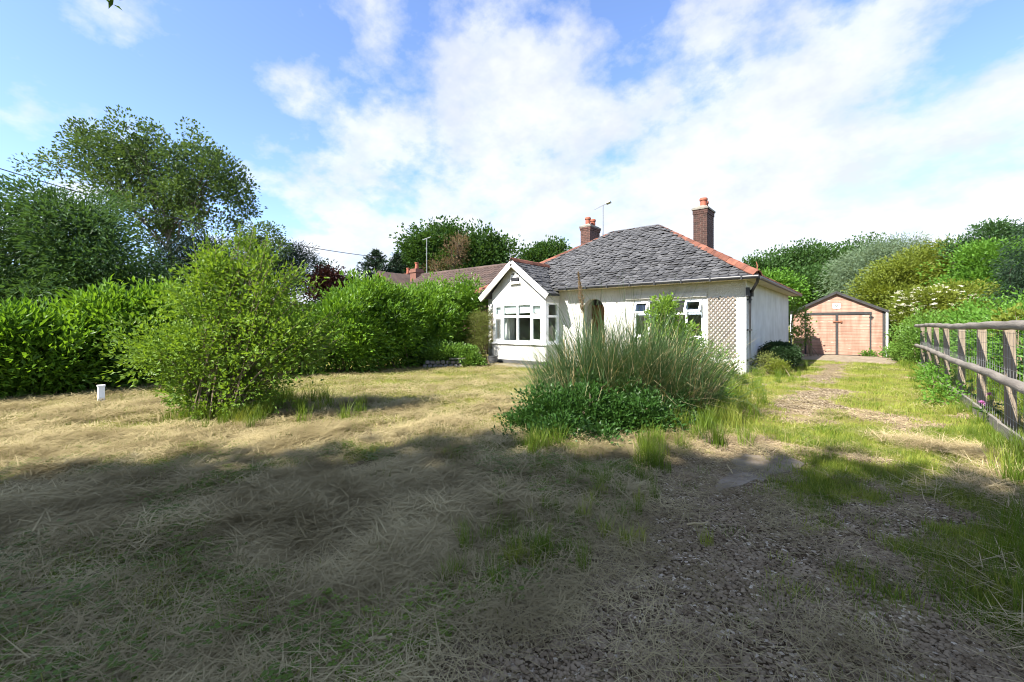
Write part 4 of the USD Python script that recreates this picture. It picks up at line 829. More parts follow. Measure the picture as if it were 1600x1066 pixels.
def elder():
    T, C = tree('elder_bush', 'elder bush with flat white flower heads behind the fence', 'shrub', blobs_px(18, (1440, 480, 40, 30), (1490, 470, 42, 26), (1420, 515, 32, 40), (1470, 500, 50, 30)), 1450, 18, 620, 28, .14, .07, .22, 'leaf_yellow', 'stem_brown', r0=.06, seed=53)
    rng = np.random.default_rng(54); bl = blobs_px(18, (1440, 478, 40, 30), (1490, 468, 42, 26), (1430, 500, 32, 40)); m = MB()
    P, d, _ = sample_blobs(rng, bl, 900, .12, .3, None, 53); P = P[(d @ np.array([-.3, -.85, .45])) > .45][:95]
    for p in P:
        r = rng.uniform(.06, .11); a = rng.uniform(0, 6.3, 26); q = np.sqrt(rng.random(26)) * r; c = p + [0, 0, .05]
        v, f = leaves(rng, np.stack([c[0] + q * np.cos(a), c[1] + q * np.sin(a), c[2] + rng.normal(0, .01, 26)], 1), nz(rng.normal(0, 1, (26, 3)) + [0, -.6, .3]), .04, .04); m.add(v, f)
    m.build('flower_head', 'flower_white', T)
elder()

# --- the hedge: laurels
def laurel(label, blobs, n, seed, base, stems=16, lf='leaf_laurel', L=.15, W=.062, name='laurel_hedge', cat='hedge', lpc=13, spread=.13, group=None, zmin=-.1, gather=0.0, **k):
    rng = np.random.default_rng(seed); lv, C = crown(rng, blobs, n, lpc, L, W, spread, zmin=zmin, seed=seed, **({'fill': .3, 'rough': .55, 'up': .55, 'out': .8} | k)); b = np.array(base, float)
    T = thing(name, label, cat, b, group); mb = MB()
    for e in C[rng.choice(len(C), stems, replace=False)]:
        B = np.array(blobs); j = ((B[:, :2] - e[:2]) ** 2).sum(1).argmin(); a = np.array([B[j, 0] + rng.normal(0, .25), B[j, 1] + rng.normal(0, .25), b[2] - .1]); a[:2] += (b[:2] - a[:2]) * gather; u = np.linspace(0, 1, 6)[:, None]; m = (a + e) / 2 + rng.normal(0, .12, 3)
        mb.tube(a * (1 - u) ** 2 + 2 * m * u * (1 - u) + e * u ** 2, .022 * (1 - .8 * u[:, 0]), 5, False)
    mb.build('stem', 'stem_brown', T); m2 = MB().add(*lv)
    if name == 'laurel_hedge':                                 # young shoots standing out of the outline
        cz = C[rng.choice(len(C), min(420, len(C)), replace=False)]; cz = cz[(cz[:, 2] > np.median(C[:, 2]))]
        for e in cz:
            d = nz(np.array([rng.normal(.2, .4), rng.normal(-.1, .4), 1.0])); ln = rng.uniform(.15, .45); sq = np.linspace(0, 1, 9)[:, None]; m2.add(*leaves(rng, e + d * ln * sq, nz(d * 1.0 + rng.normal(0, .75, (9, 3))), L * .95, W * .95))
    m2.build('foliage', lf, T); return T
laurel('glossy bright green laurel at the left end of the hedge', [[-12.0, -.9, .6, .95, 1.2, .75], [-12.1, .5, .65, .95, 1.0, .85], [-12.3, 2.0, .8, .95, 1.0, 1.0], [-11.9, .1, 1.05, .55, .6, .5], [-12.2, 1.5, 1.4, .5, .6, .5], [-12.1, 2.4, 1.55, .4, .5, .5]], 1350, 61, (-12.1, .6, 0), 30, lpc=25, spread=.19)
laurel('laurel hedge stretch behind the big light green shrub', [[-12.4, 3.6, .85, .95, 1.1, 1.05], [-12.4, 4.9, .8, .9, .9, .95], [-12.3, 3.9, 1.5, .6, .9, .5]], 800, 62, (-12.4, 4.2, 0), 18, lpc=25, spread=.19)
laurel('large glossy laurel between the big shrub and the bungalow', [[-11.9, 6.5, .95, 1.0, 1.2, 1.2], [-12.2, 8.2, 1.1, 1.05, 1.3, 1.4], [-12.5, 10.0, 1.2, 1.05, 1.3, 1.45], [-12.9, 11.8, 1.3, .9, 1.1, 1.55], [-12.4, 12.2, 2.35, .55, .6, .8], [-12.3, 7.6, 2.0, .8, 1.1, .75], [-12.9, 10.6, 2.15, .75, 1.0, .7]], 1900, 63, (-12.3, 8.8, -.1), 40, lpc=25, spread=.19)
laurel('thin olive conifer bush against the corner of the bungalow', blobs_px(15.6, (752, 515, 16, 34), (742, 548, 16, 20)), 300, 64, at(750, HOR, 15.6) * [1, 1, 0] + [0, 0, -.1], 10, 'leaf_olive', .10, .02, 'conifer_bush', 'shrub', lpc=16, spread=.1)
laurel('low ivy bed along the stone wall left of the bay', blobs_px(14.5, (666, 555, 20, 13), (690, 552, 24, 13), (715, 553, 20, 13), (735, 556, 14, 13)), 620, 65, at(700, HOR, 14.5) * [1, 1, 0] + [0, 0, -.1], 6, 'leaf_ivy', .075, .055, 'ivy_bed', 'plant', lpc=13, spread=.09)
laurel('rounded leafy plant at the foot of the bird bath', blobs_px(14.3, (735, 564, 13, 11), (746, 568, 8, 8)), 170, 66, at(738, HOR, 14.3) * [1, 1, 0] + [0, 0, -.1], 5, 'leaf_ivy', .08, .055, 'garden_plant', 'plant', lpc=12, spread=.08)

# --- the big shrub on the lawn
def big_shrub():
    c = at(345, 650, 5.95); c[2] = ground_z(c[0], c[1]); rng = np.random.default_rng(71)
    bl = blobs_px(5.95, (345, 530, 95, 90), (270, 545, 75, 62), (430, 535, 75, 70), (330, 455, 62, 58), (410, 460, 70, 55), (310, 605, 52, 45), (390, 600, 58, 46), (232, 550, 36, 30), (478, 540, 36, 42), (345, 420, 40, 36), (395, 412, 26, 34), (350, 632, 62, 22))
    lv, C = crown(rng, bl, 1900, 11, .064, .034, .075, fill=.6, rough=.5, up=.5, zmin=.12, seed=71)
    T = thing('garden_shrub', 'big loose light green shrub standing alone on the lawn', 'shrub', c); mb = MB(); base = c
    tips = C[rng.choice(len(C), 110, replace=False)]; far = C[np.argsort(-np.linalg.norm(C - (c + [0, 0, .9]), axis=1))[:60]]
    for e in np.vstack([tips, far]):
        a = base + [rng.normal(0, .16), rng.normal(0, .16), -.05]; u = np.linspace(0, 1, 7)[:, None]; m = a + (e - a) * [.35, .35, .6] + rng.normal(0, .05, 3)
        mb.tube(a * (1 - u) ** 2 + 2 * m * u * (1 - u) + e * u ** 2, .011 * (1 - .8 * u[:, 0]), 4, False)
    sh = []                                                   # leafy shoots that stand out of the outline
    for e in far:
        d = nz(e - (c + [0, 0, .7]) + [0, 0, .5]); ln = rng.uniform(.12, .38); s = rng.random((16, 1)); P = e + d * ln * s; sh.append(leaves(rng, P, nz(d + rng.normal(0, .7, (16, 3))), .06, .028)); mb.tube([e, e + d * ln], [.004, .002], 3, False)
    mb.build('stem', 'stem_brown', T); m = MB().add(*lv)
    for s in sh: m.add(*s)
    m.build('foliage', 'leaf_shrub', T)
big_shrub()

# --- beside the bungalow
laurel('dark clipped rounded bush beside the downpipe of the bungalow', [[-1.92, 14.2, .42, .50, .50, .36], [-1.92, 14.2, .55, .42, .42, .24]], 900, 72, (-1.92, 14.2, 0), 8, 'leaf_topiary', .045, .028, 'clipped_bush', 'shrub', lpc=14, spread=.045, fill=.12, rough=.12)
laurel('brown twiggy low bush at the corner of the bungalow', [[-2.1, 13.1, .25, .35, .35, .28]], 170, 73, (-2.1, 13.1, 0), 14, 'leaf_olive', .05, .02, 'twiggy_bush', 'shrub', lpc=9, spread=.07)
laurel('pale yellow tufted plant in front of the clipped bush', [[-1.78, 12.9, .18, .24, .24, .2]], 120, 74, (-1.78, 12.9, 0), 4, 'leaf_yellow', .07, .02, 'tufted_plant', 'plant', lpc=9, spread=.06)
laurel('climbing plant on the left edge of the pink garage', blobs_px(17.6, (1250, 495, 11, 22), (1258, 520, 9, 22), (1244, 535, 9, 25), (1243, 480, 7, 14)), 120, 75, at(1250, HOR, 17.6) * [1, 1, 0], 12, 'leaf_ivy', .10, .06, 'climbing_plant', 'plant', lpc=9, spread=.10)
laurel('small weed growing against the right garage door', [[.05, 22.55, .08, .2, .08, .12]], 30, 79, (.05, 22.5, 0), 3, 'leaf_bright', .09, .04, 'weed_clump', 'plant', lpc=9, spread=.07)
laurel('weedy plant at the foot of the right garage corner', [[.75, 22.2, .15, .3, .3, .28]], 70, 76, (.7, 22.3, 0), 4, 'leaf_bright', .09, .04, 'weed_clump', 'plant', lpc=9, spread=.08)
laurel('leafy green bush growing up in front of the right window', blobs_px(9.6, (1035, 495, 20, 24), (1058, 520, 22, 20), (1032, 545, 30, 36), (1068, 550, 26, 26), (1040, 474, 12, 10), (1045, 590, 45, 30)), 560, 77, at(1045, HOR, 9.6) * [1, 1, 0], 22, 'leaf_shrub', .10, .06, 'window_bush', 'shrub', lpc=10, spread=.10, fill=.45)
laurel('sprawling pale green bush under the right trellis', blobs_px(9.2, (1105, 562, 32, 28), (1130, 580, 26, 22), (1095, 590, 38, 26), (1085, 545, 14, 12)), 330, 78, at(1110, HOR, 9.2) * [1, 1, 0], 22, 'leaf_ivy', .065, .035, 'sprawling_bush', 'shrub', lpc=9, spread=.09, fill=.5)

# --- pampas grass with brambles
def blade_mesh(rng, base, head, lean, length, width, droop, seg=5):
    """Arching blades: base (n,3), heading angle, lean from upright, length."""
    n = len(base); t = np.linspace(0, 1, seg)[None, :, None]; u = np.stack([np.cos(head), np.sin(head), 0 * head], 1)[:, None]
    ln = length[:, None, None]; a = lean[:, None, None] + droop[:, None, None] * t ** 1.6
    dz = np.cos(a); dh = np.sin(a); st = ln / (seg - 1)
    z = np.cumsum(np.concatenate([0 * dz[:, :1], dz[:, :-1]], 1), 1) * st; h = np.cumsum(np.concatenate([0 * dh[:, :1], dh[:, :-1]], 1), 1) * st
    p = base[:, None] + u * h + np.array([0, 0, 1.0]) * z
    tw = rng.uniform(-.8, .8, n); s = np.stack([-np.sin(head + tw), np.cos(head + tw), 0 * head], 1)[:, None]
    w = width[:, None, None] * (1 - t ** 2.2) * .5 + .0004
    v = np.stack([p - s * w, p + s * w], 2).reshape(-1, 3)
    i, j = np.meshgrid(np.arange(n), np.arange(seg - 1), indexing='ij'); o = (i * seg + j) * 2
    q = np.stack([o, o + 1, o + 3, o + 2], -1).reshape(-1, 4)
    return v, np.vstack([q[:, [0, 1, 2]], q[:, [0, 2, 3]]])

def pampas():
    c = at(972, 640, 6.3); c[2] = 0; rng = np.random.default_rng(81)
    T = thing('pampas_grass', 'big arching pampas grass clump with dry stalks in front of the house door', 'plant', c)
    def tuft(n, rad, l0, l1, lean, w, droop0=.4, droop1=1.3, cx=0, cy=0):
        a = rng.uniform(0, 2 * np.pi, n); r = np.sqrt(rng.random(n)) * rad; base = c + np.stack([cx + r * np.cos(a) * 1.25, cy + r * np.sin(a), 0 * r], 1)
        hd = a + rng.normal(0, .6, n); return blade_mesh(rng, base, hd, np.abs(rng.normal(0, lean, n)) * (.4 + r / rad), rng.uniform(l0, l1, n), np.full(n, w) * rng.uniform(.6, 1.3, n), rng.uniform(droop0, droop1, n))
    e = RT; m = MB()
    for k, s, hh in ((-.85, 700, 1.45), (-.5, 900, 2.0), (-.15, 1300, 1.7), (.15, 900, 2.15), (.5, 1400, 1.75), (.9, 800, 1.5), (.3, 60, 2.4), (-.4, 60, 2.4)):
        m.add(*tuft(s, .34, .5, hh, .42, .0085, .15, 2.2, cx=e[0] * k, cy=e[1] * k))
    m.build('leaf_blade', 'pampas_blade', T)
    m = MB()
    for k in (-.7, -.3, .1, .5, .8): m.add(*tuft(240, .40, .5, 1.6, .5, .008, .5, 2.1, cx=e[0] * k, cy=e[1] * k))
    m.build('dry_blade', 'dry_stalk', T)
    for px, top, dx in ((925, 500, 0), (938, 515, 3), (990, 505, 0), (1010, 520, 6), (1037, 525, 8), (885, 530, -4), (955, 560, 2), (895, 545, -8), (1015, 505, 2)):
        b = at(px + rng.normal(0, 6), 640, 6.7 + rng.uniform(-.3, .3)); b[2] = 0; e_ = at(px + dx, top, 6.7)
        MB().tube([b, (b + e_) / 2 + rng.normal(0, .02, 3), e_], [.016, .014, .010], 5).build('stalk', 'dry_stalk', T)
    b = at(922, 560, 6.9); b[2] = .2; e_ = at(908, 470, 6.9); mid = at(916, 520, 6.9); S = MB().tube([b, mid, e_], [.008, .007, .005], 5).build('stalk', 'dry_stalk', T)
    p0, p1 = at(911, 490, 6.9), at(904, 428, 6.9); n = 700; t = rng.random((n, 1)); r = .018 * np.sin(np.clip(t * 1.1 + .12, 0, 1) * np.pi) + .004     # feathery plume
    put(leaves(rng, p0 + (p1 - p0) * t + rng.normal(0, 1, (n, 3)) * r, nz((p1 - p0) * 1.5 + rng.normal(0, .25, (n, 3))), .045, .010), 'plume', 'leaf_dead', S)
    for a, b_ in ((at(862, 613, 6.0), at(903, 583, 6.3)), (at(1088, 632, 6.2), at(1136, 592, 6.5))):
        MB().tube([a, b_], [.02, .014], 5).build('stalk', 'dry_stalk', T, label='broken straw coloured stalk leaning out of the clump')
pampas()
laurel('dark green bramble mound at the foot of the pampas grass', blobs_px(5.3, (860, 650, 55, 42), (915, 650, 60, 44), (960, 662, 50, 34), (825, 672, 40, 28), (1000, 655, 50, 36), (920, 612, 22, 24, .5), (985, 620, 20, 22, .4), (1050, 640, 30, 30, .5), (800, 690, 22, 14, -.4), (870, 680, 40, 22, -.5), (930, 688, 38, 20, -.6)), 2200, 83, at(900, HOR, 5.3) * [1, 1, 0], 30, 'leaf_bramble', .052, .034, 'bramble_mound', 'plant', gather=.75, lpc=15, spread=.085, zmin=.01, fill=.45, rough=.7)
laurel('nettles and weeds on the house side of the pampas grass', blobs_px(7.2, (1060, 600, 40, 38), (1100, 620, 40, 26), (870, 600, 38, 34)), 480, 84, at(1060, HOR, 7.2) * [1, 1, 0], 16, 'leaf_bright', .07, .03, 'nettle_patch', 'plant', gather=.8, lpc=10, spread=.08, zmin=.01, fill=.5)

# --- behind the fence
laurel('hazel bushes crowding behind the netting of the fence', [[2.4, 17.5, .9, 1.1, 1.6, 1.1], [2.6, 14.5, .8, 1.0, 1.8, 1.0], [2.6, 11.8, .7, .95, 1.6, .9], [2.5, 9.0, .55, .8, 1.5, .75], [2.4, 6.6, .45, .7, 1.3, .6], [3.3, 12, 1.0, 1.0, 3.0, 1.1]], 3000, 91, (2.5, 12, 0), 40, 'leaf_bright', .085, .05, 'hazel_hedge', 'hedge', lpc=11, spread=.13, fill=.4)
laurel('leafy bush between the garage and the far end of the fence', [[1.35, 19.2, .55, .55, .7, .75], [1.5, 20.8, .8, .7, .9, 1.0], [.95, 20.6, .3, .35, .5, .35]], 900, 92, (1.4, 19.8, 0), 14, 'leaf_ivy', .085, .045, 'fence_end_bush', 'shrub', lpc=11, spread=.11)
for k, (bl, lab) in enumerate((([1.02, 11.6, .2, .22, .5, .28], 'middle one of the three bramble shoots pushing through the fence'), ([.98, 9.9, .16, .22, .45, .24], 'nearest of the three bramble shoots pushing through the fence'), ([1.05, 13.6, .18, .16, .5, .24], 'farthest of the three bramble shoots pushing through the fence'))):
    laurel(lab, [bl], 42, 93 + 100 * k, (bl[0], bl[1], 0), 4, 'leaf_bright', .055, .04, 'fence_bramble', 'plant', lpc=9, spread=.09, group='brambles in the fence')
laurel('yellowing sapling sticking up behind the top rail', blobs_px(7.5, (1585, 500, 14, 12), (1570, 515, 10, 12)), 26, 94, at(1580, HOR, 7.5) * [1, 1, 0], 6, 'leaf_yellow', .09, .05, 'sapling', 'plant', lpc=8, spread=.07)
def thistles():
    rng = np.random.default_rng(95)
    for i, (px, py, lab) in enumerate(((1546, 617, 'taller of the two pink thistles behind the lower rail'), (1535, 630, 'shorter of the two pink thistles behind the lower rail'))):
        h = at(px, py, 5.55); b = np.array([h[0] + .03, h[1] - .04, 0.0]); T = thing('thistle', lab, 'flower', b, 'pink thistles at the fence')
        MB().tube([b, (b + h) / 2 + [.01, 0, 0], h], [.006, .005, .004], 5).build('stem', 'stem_green', T)
        put(leaves(rng, np.repeat(h[None], 60, 0), nz(rng.normal(0, .7, (60, 3)) + [0, 0, .8]), .04, .008), 'flower_head', 'flower_pink', T)
        t = rng.random((14, 1)) * .8; put(leaves(rng, b + (h - b) * t, nz(rng.normal(0, 1, (14, 3)) * [1, 1, .3] + [0, 0, .3]), .13, .03), 'leaf', 'leaf_bramble', T)
thistles()

# --- trees behind the viewer that shade the foreground; one bough hangs into view
def shade_tree(label, x, y, z, rx, rz, n, seed, extra=None):
    rng = np.random.default_rng(seed); bl = [[x, y, z, rx, rx, rz], [x - 1.2, y - .6, z - rz * .2, rx * .8, rx * .8, rz * .8], [x + 1.2, y - .5, z - rz * .15, rx * .8, rx * .8, rz * .8]]
    lv, C = crown(rng, bl, n, 18, .30, .19, .34, fill=.5, rough=.16, seed=seed); T = thing('shade_tree', label, 'tree', (x, y - .5, 0), 'trees behind the viewer')
    limbs(rng, (x, y - .5, -.05), C, .22, 7, .3, 5).build('trunk', 'bark', T, smooth=50); m = MB().add(*lv)
    if extra is not None:
        P = extra + rng.normal(0, .045, (12, 3)); m.add(*leaves(rng, P, nz(rng.normal(0, 1, (12, 3)) - [0, 0, .4]), .10, .055))
        e0 = C[((C - extra) ** 2).sum(1).argmin()]; u = np.linspace(0, 1, 9)[:, None]; md = (e0 + extra) / 2 + [0, 0, .5]
        MB().tube(e0 * (1 - u) ** 2 + 2 * md * u * (1 - u) + (extra + [0, 0, .1]) * u ** 2, .012 * (1 - .7 * u[:, 0]), 5, False).build('bough', 'bark', T)
    m.build('crown', 'leaf_oak', T)
SHADE = [(-7.2, -15.0), (-5.1, -10.8), (-2.9, -9.5), (-0.65, -8.2), (1.65, -6.9), (3.95, -6.0)]
for i, (x, y) in enumerate(SHADE):
    shade_tree(f"{['first', 'second', 'third', 'fourth', 'fifth', 'sixth', 'seventh', 'eighth'][i]} tree from the left in the row behind the viewer", x, y, 10.4, 2.1, 2.9, 800, 110 + i, at(172, -6, 3.6) if i == 2 else None)

# ------------------------------------------------------------------ grass, straw, pebbles
def scatter(name, label, cat, protos, P, yaw, scale, pick, tilt=None):
    """Countless small things: one object, a PointInstancer over prototype meshes."""
    path = '/World/' + numbered('/World', name); pi = UsdGeom.PointInstancer.Define(stage, path)
    for i, (m, mt) in enumerate(protos):
        q = usdkit.mesh(stage, f'{path}/patch_{i:03d}' if i else f'{path}/patch', m, MAT[mt]); pi.CreatePrototypesRel().AddTarget(q.GetPath())
    pi.CreatePositionsAttr(Vt.Vec3fArray.FromNumpy(P.astype(np.float32))); pi.CreateProtoIndicesAttr(Vt.IntArray.FromNumpy(pick.astype(np.int32)))
    o = np.zeros((len(P), 4)); o[:, 0] = np.cos(yaw / 2); o[:, 3] = np.sin(yaw / 2)
    pi.CreateOrientationsAttr(Vt.QuathArray([Gf.Quath(float(a), 0, 0, float(b)) for a, b in o[:, [0, 3]]]))
    s = np.broadcast_to(np.asarray(scale)[..., None] if np.ndim(scale) == 1 else scale, (len(P), 3))
    pi.CreateScalesAttr(Vt.Vec3fArray.FromNumpy(s.astype(np.float32)))
    tag(pi, label, cat, kind='stuff')

def field(rng, n, dmin, dmax, power=1.0, wide=1.28):
    """Ground points in the view, n of them, denser nearby when power > 1."""
    u = rng.random(n); d = dmin * (dmax / dmin) ** u if power == 0 else (dmin ** (2 - power) + u * (dmax ** (2 - power) - dmin ** (2 - power))) ** (1 / (2 - power))
    s = rng.uniform(-wide, wide, n); q = FW * d[:, None] + RT * (s * d)[:, None]
    return q[:, 0], q[:, 1]

def free(x, y):
    """Ground not under the house, the garage, the slabs or the hedge."""
    k = ~((x > XL - .1) & (x < XR + .1) & (y > YF - .05)) & ~((x > BX0 - .1) & (x < BX1 + .1) & (y > YW - .05)) & (x > -12.6) & (x < 2.6) & ~((x > -2.7) & (x < .7) & (y > 19.1)) & (y < 23)
    return k

def grass_proto(rng, r, n, h0, h1, w, droop=(.3, 1.4), lean=.35, seg=3):
    a = rng.uniform(0, 6.283, n); q = np.sqrt(rng.random(n)) * r
    return blade_mesh(rng, np.stack([q * np.cos(a), q * np.sin(a), 0 * q - .01], 1), rng.uniform(0, 6.283, n), np.abs(rng.normal(0, lean, n)), rng.uniform(h0, h1, n), np.full(n, w) * rng.uniform(.7, 1.3, n), rng.uniform(*droop, n), seg)
def straw_proto(rng, r, n, l0, l1, w, zmax):
    a = rng.uniform(0, 6.283, n); q = np.sqrt(rng.random(n)) * r
    return blade_mesh(rng, np.stack([q * np.cos(a), q * np.sin(a), rng.random(n) ** 1.5 * zmax], 1), rng.normal(1.2, 1.1, n) + (rng.random(n) < .5) * np.pi, rng.uniform(1.25, 1.62, n), rng.uniform(l0, l1, n), np.full(n, w) * rng.uniform(.6, 1.4, n), rng.normal(0.02, .16, n), 4)
def pebble_proto(rng, r, n, s0, s1):
    m = MB(); ico = trimesh.creation.icosphere(0)
    for _ in range(n):
        a = rng.uniform(0, 6.283); q = math.sqrt(rng.random()) * r; s = s0 + (s1 - s0) * rng.random() ** 2; v = np.array(ico.vertices) * rng.uniform(.7, 1.25, 3) * s * [1, 1, .65] + rng.normal(0, s * .08, (12, 3))
        c, n_ = math.cos(a * 3), math.sin(a * 3); v = np.stack([v[:, 0] * c - v[:, 1] * n_, v[:, 0] * n_ + v[:, 1] * c, v[:, 2]], 1)
        m.add(v + [q * math.cos(a), q * math.sin(a), s * .25], ico.faces)
    return m.get()
def clover_proto(rng, r, n):
    m = MB()
    for _ in range(n):
        a = rng.uniform(0, 6.283); q = math.sqrt(rng.random()) * r; c = np.array([q * math.cos(a), q * math.sin(a), rng.uniform(.015, .055)]); t = rng.uniform(0, 6.283)
        for k in range(3):
            an = t + k * 2.094; u = np.array([math.cos(an), math.sin(an), .15]); s = np.array([-math.sin(an), math.cos(an), 0]); L = rng.uniform(.010, .017)
            m.add([c, c + u * L * .7 + s * L * .55, c + u * L * 1.2, c + u * L * .7 - s * L * .55], [[0, 1, 2, 3]])
    return m.get()

def ground_cover():
    rng = np.random.default_rng(200)
    # straw near and far
    x, y = field(rng, 6500, 1.1, 5.2, 0.6); g, gr, dr = masks(x, y); keep = (rng.random(len(x)) < np.clip((1 - .93 * drive(x, y) - .4 * g) * (.2 + .95 * dr), .03, 1)) & free(x, y); x, y = x[keep], y[keep]
    scatter('dry_straw', 'dry pale straw of cut grass lying over the shaded lawn', 'straw', [(straw_proto(rng, .22, 190, .02, .10, .0017, .04), 'straw') for _ in range(5)] + [(straw_proto(rng, .24, 110, .04, .18, .0021, .05), 'straw') for _ in range(3)], np.stack([x, y, ground_z(x, y) + .004], 1), rng.normal(0, .8, len(x)), rng.uniform(.8, 1.25, len(x)), rng.integers(0, 8, len(x)))
    x, y = field(rng, 7500, 4.8, 17, 0.3); g, gr, dr = masks(x, y); keep = (rng.random(len(x)) < np.clip((1 - .9 * drive(x, y) - .4 * g) * (.35 + .8 * dr), .04, 1)) & free(x, y); x, y = x[keep], y[keep]
    scatter('dry_straw', 'dry pale straw of cut grass lying over the sunlit lawn', 'straw', [(straw_proto(rng, .32, 110, .05, .14, .0050, .06), 'straw') for _ in range(6)], np.stack([x, y, ground_z(x, y) + .004], 1), rng.normal(0, .8, len(x)), rng.uniform(.8, 1.25, len(x)), rng.integers(0, 6, len(x)))
    x, y = field(rng, 8000, 2.4, 7.5, 0.4); g, gr, dr = masks(x, y); keep = (rng.random(len(x)) < np.clip((1 - .93 * drive(x, y) - .5 * g) * (.05 + 1.0 * dr), .01, 1)) & free(x, y); x, y = x[keep], y[keep]
    scatter('straw_tuft', 'raised tufts of loose straw scattered over the lawn', 'straw', [(straw_proto(rng, .13, 60, .06, .16, .0038, .07), 'straw') for _ in range(5)], np.stack([x, y, ground_z(x, y) + .006], 1), rng.uniform(0, 6.283, len(x)), rng.uniform(.7, 1.3, len(x)), rng.integers(0, 5, len(x)))
    # green grass, short
    x, y = field(rng, 14000, 1.1, 5.4, 0.5); g, gr, dr = masks(x, y); keep = (rng.random(len(x)) < np.clip(g * .9 - .25 * gr, .02, 1) ** 1.3) & free(x, y); x, y = x[keep], y[keep]
    scatter('lawn_grass', 'short green grass growing through the near straw and gravel', 'grass', [(grass_proto(rng, .09, 40, .02, .075, .0026), 'grass_green') for _ in range(4)] + [(grass_proto(rng, .09, 40, .02, .08, .0026), 'grass_olive') for _ in range(3)], np.stack([x, y, ground_z(x, y)], 1), rng.uniform(0, 6.283, len(x)), rng.uniform(.6, 1.3, len(x)), rng.integers(0, 7, len(x)))
    x, y = field(rng, 17000, 5.0, 21, 0.3); g, gr, dr = masks(x, y); keep = (rng.random(len(x)) < np.clip(g * .95 - .5 * gr + .12 * (1 - drive(x, y)), .03, 1) ** 1.2) & free(x, y); x, y = x[keep], y[keep]
    scatter('lawn_grass', 'short yellowish grass of the sunlit lawn and the far drive', 'grass', [(grass_proto(rng, .20, 52, .03, .085, .006), 'grass_green') for _ in range(2)] + [(grass_proto(rng, .20, 52, .03, .085, .006), 'grass_olive') for _ in range(4)], np.stack([x, y, ground_z(x, y)], 1), rng.uniform(0, 6.283, len(x)), rng.uniform(.6, 1.2, len(x)), rng.integers(0, 6, len(x)))
    # taller clumps: lawn edge of the drive, pampas skirt, fence foot
    P = []
    for (px, py, sx, sy, n, hs) in ((1015, 715, 16, 10, 18, .7), (1085, 665, 40, 18, 34, .85), (1135, 650, 22, 20, 22, .85), (1130, 615, 40, 12, 40, .8), (1180, 590, 30, 8, 30, .7), (880, 820, 80, 50, 34, .4), (800, 880, 60, 30, 20, .45), (960, 760, 50, 30, 24, .45), (400, 640, 60, 12, 80, .9), (345, 658, 50, 8, 60, .75), (1215, 578, 25, 6, 22, .7), (850, 700, 30, 10, 20, .7), (1610, 720, 30, 12, 16, .8), (1590, 900, 30, 40, 16, .5)):
        a = px + rng.normal(0, sx, n); b = py + rng.normal(0, sy, n); d = FPX * EYE / np.maximum(b - HOR, 30); q = FW * d[:, None] + RT * ((a - 800) / FPX * d)[:, None]; P.append(np.stack([q[:, 0], q[:, 1], np.full(n, hs)], 1))
    n = 110; yy = rng.uniform(1.5, 19, n); P.append(np.stack([1.05 + rng.normal(0, .12, n), yy, rng.uniform(.3, .8, n)], 1)); n = 300; yy = rng.uniform(1.5, 19, n); P.append(np.stack([1.6 + np.abs(rng.normal(0, .4, n)), yy, rng.uniform(.7, 1.4, n)], 1))
    P = np.vstack(P); P = P[free(P[:, 0], P[:, 1])]
    scatter('tall_grass', 'tall uncut green grass along the drive edge and the fence foot', 'grass', [(grass_proto(rng, .10, 55, .16, .42, .006, (.2, 1.2), .22, 5), 'grass_green') for _ in range(4)] + [(grass_proto(rng, .10, 50, .16, .42, .006, (.2, 1.2), .25, 5), 'grass_olive')], np.stack([P[:, 0], P[:, 1], ground_z(P[:, 0], P[:, 1])], 1), rng.uniform(0, 6.283, len(P)), P[:, 2], rng.integers(0, 5, len(P)))
    # clover in the near lawn
    x, y = field(rng, 1500, 1.1, 4.5, 0.6); g, gr, dr = masks(x, y); keep = (g > .5) & (drive(x, y) < .5) & (rng.random(len(x)) < .8); x, y = x[keep], y[keep]
    scatter('clover', 'low clover leaves in the green patches of the near lawn', 'clover', [(clover_proto(rng, .13, 42), 'grass_green') for _ in range(3)], np.stack([x, y, ground_z(x, y) + .005], 1), rng.uniform(0, 6.283, len(x)), rng.uniform(.8, 1.3, len(x)), rng.integers(0, 3, len(x)))
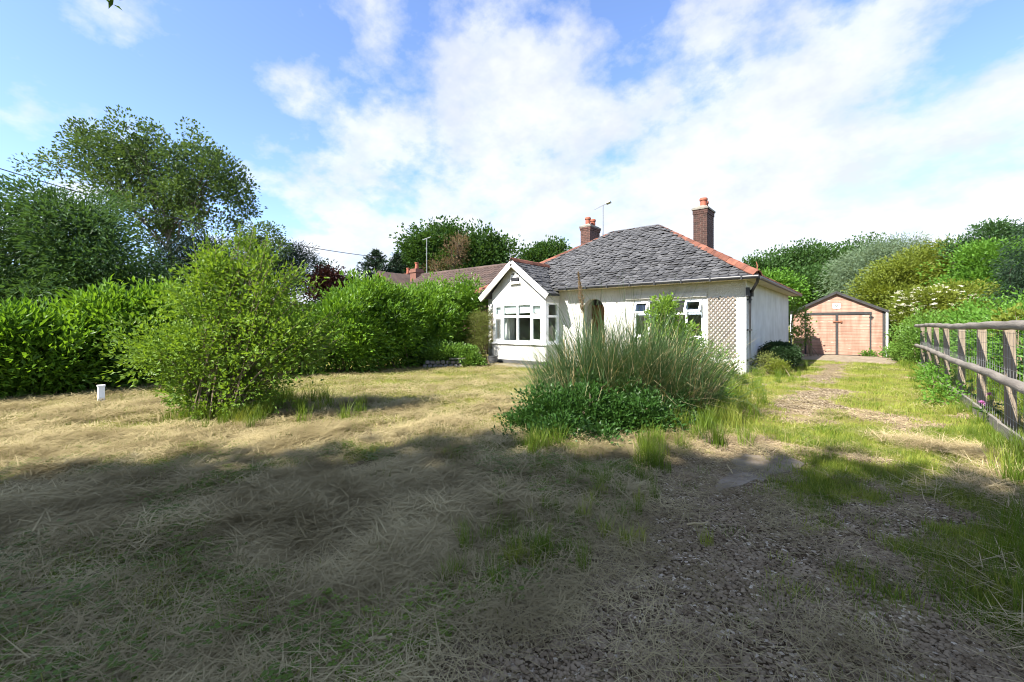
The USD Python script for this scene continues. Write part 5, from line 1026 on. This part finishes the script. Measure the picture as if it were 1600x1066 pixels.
    # pebbles of the track
    x, y = field(rng, 5200, 1.1, 6.5, 0.9); g, gr, dr = masks(x, y); keep = (rng.random(len(x)) < gr * 1.1) & (drive(x, y) > .35); x, y = x[keep], y[keep]
    scatter('gravel', 'loose brown and grey gravel of the track', 'gravel', [(pebble_proto(rng, .13, 55, .0025, .012), 'pebble') for _ in range(6)], np.stack([x, y, ground_z(x, y)], 1), rng.uniform(0, 6.283, len(x)), rng.uniform(.85, 1.2, len(x)), rng.integers(0, 6, len(x)))
    # hay along the fence and in the shade edge
    c = [((.25, 6.35), (1.05, 6.2), 60), ((.6, 4.6), (1.05, 5.6), 34), ((.75, 3.2), (1.0, 4.4), 14), ((.5, 2.4), (.95, 3.0), 8)]; P = []
    for a, b, n in c: t = rng.random((n, 1)); P.append(np.array(a) * (1 - t) + np.array(b) * t + rng.normal(0, .1, (n, 2)))
    P = np.vstack(P); scatter('hay', 'pale hay raked into a streak beside the fence', 'hay', [(straw_proto(rng, .2, 60, .10, .30, .0034, .05), m_) for m_ in ('straw', 'dry_stalk', 'dry_stalk', 'straw')], np.stack([P[:, 0], P[:, 1], ground_z(P[:, 0], P[:, 1]) + .01], 1), rng.uniform(0, 6.283, len(P)), rng.uniform(.8, 1.2, len(P)), rng.integers(0, 4, len(P)))
ground_cover()

def sticks():
    for (px, py, ln, ang, r, lab) in ((592, 1026, .10, .2, .008, 'short pale broken stick on the straw at the bottom of the view'), (1140, 738, .22, 1.3, .005, 'thin pale stick on the concrete patch'), (1090, 829, .14, .1, .006, 'pale twig on the gravel'), (100, 915, .40, .7, .006, 'long dark twig on the shaded lawn at the left')):
        d = FPX * EYE / (py - HOR); q = FW * d + RT * ((px - 800) / FPX * d); z = float(ground_z(q[0], q[1])) + .035; u = (RT * math.cos(ang) + FW * math.sin(ang)) * ln / 2
        p = np.array([q[0], q[1], z]); tag(MB().tube([p - u, p - u * .3 + [0, 0, .006], p + u * .4, p + u + [0, 0, .01]], [r, r * .95, r * .9, r * .7], 6).build('stick', 'stem_brown' if 'dark' in lab else 'dry_stalk'), lab, 'stick')
sticks()
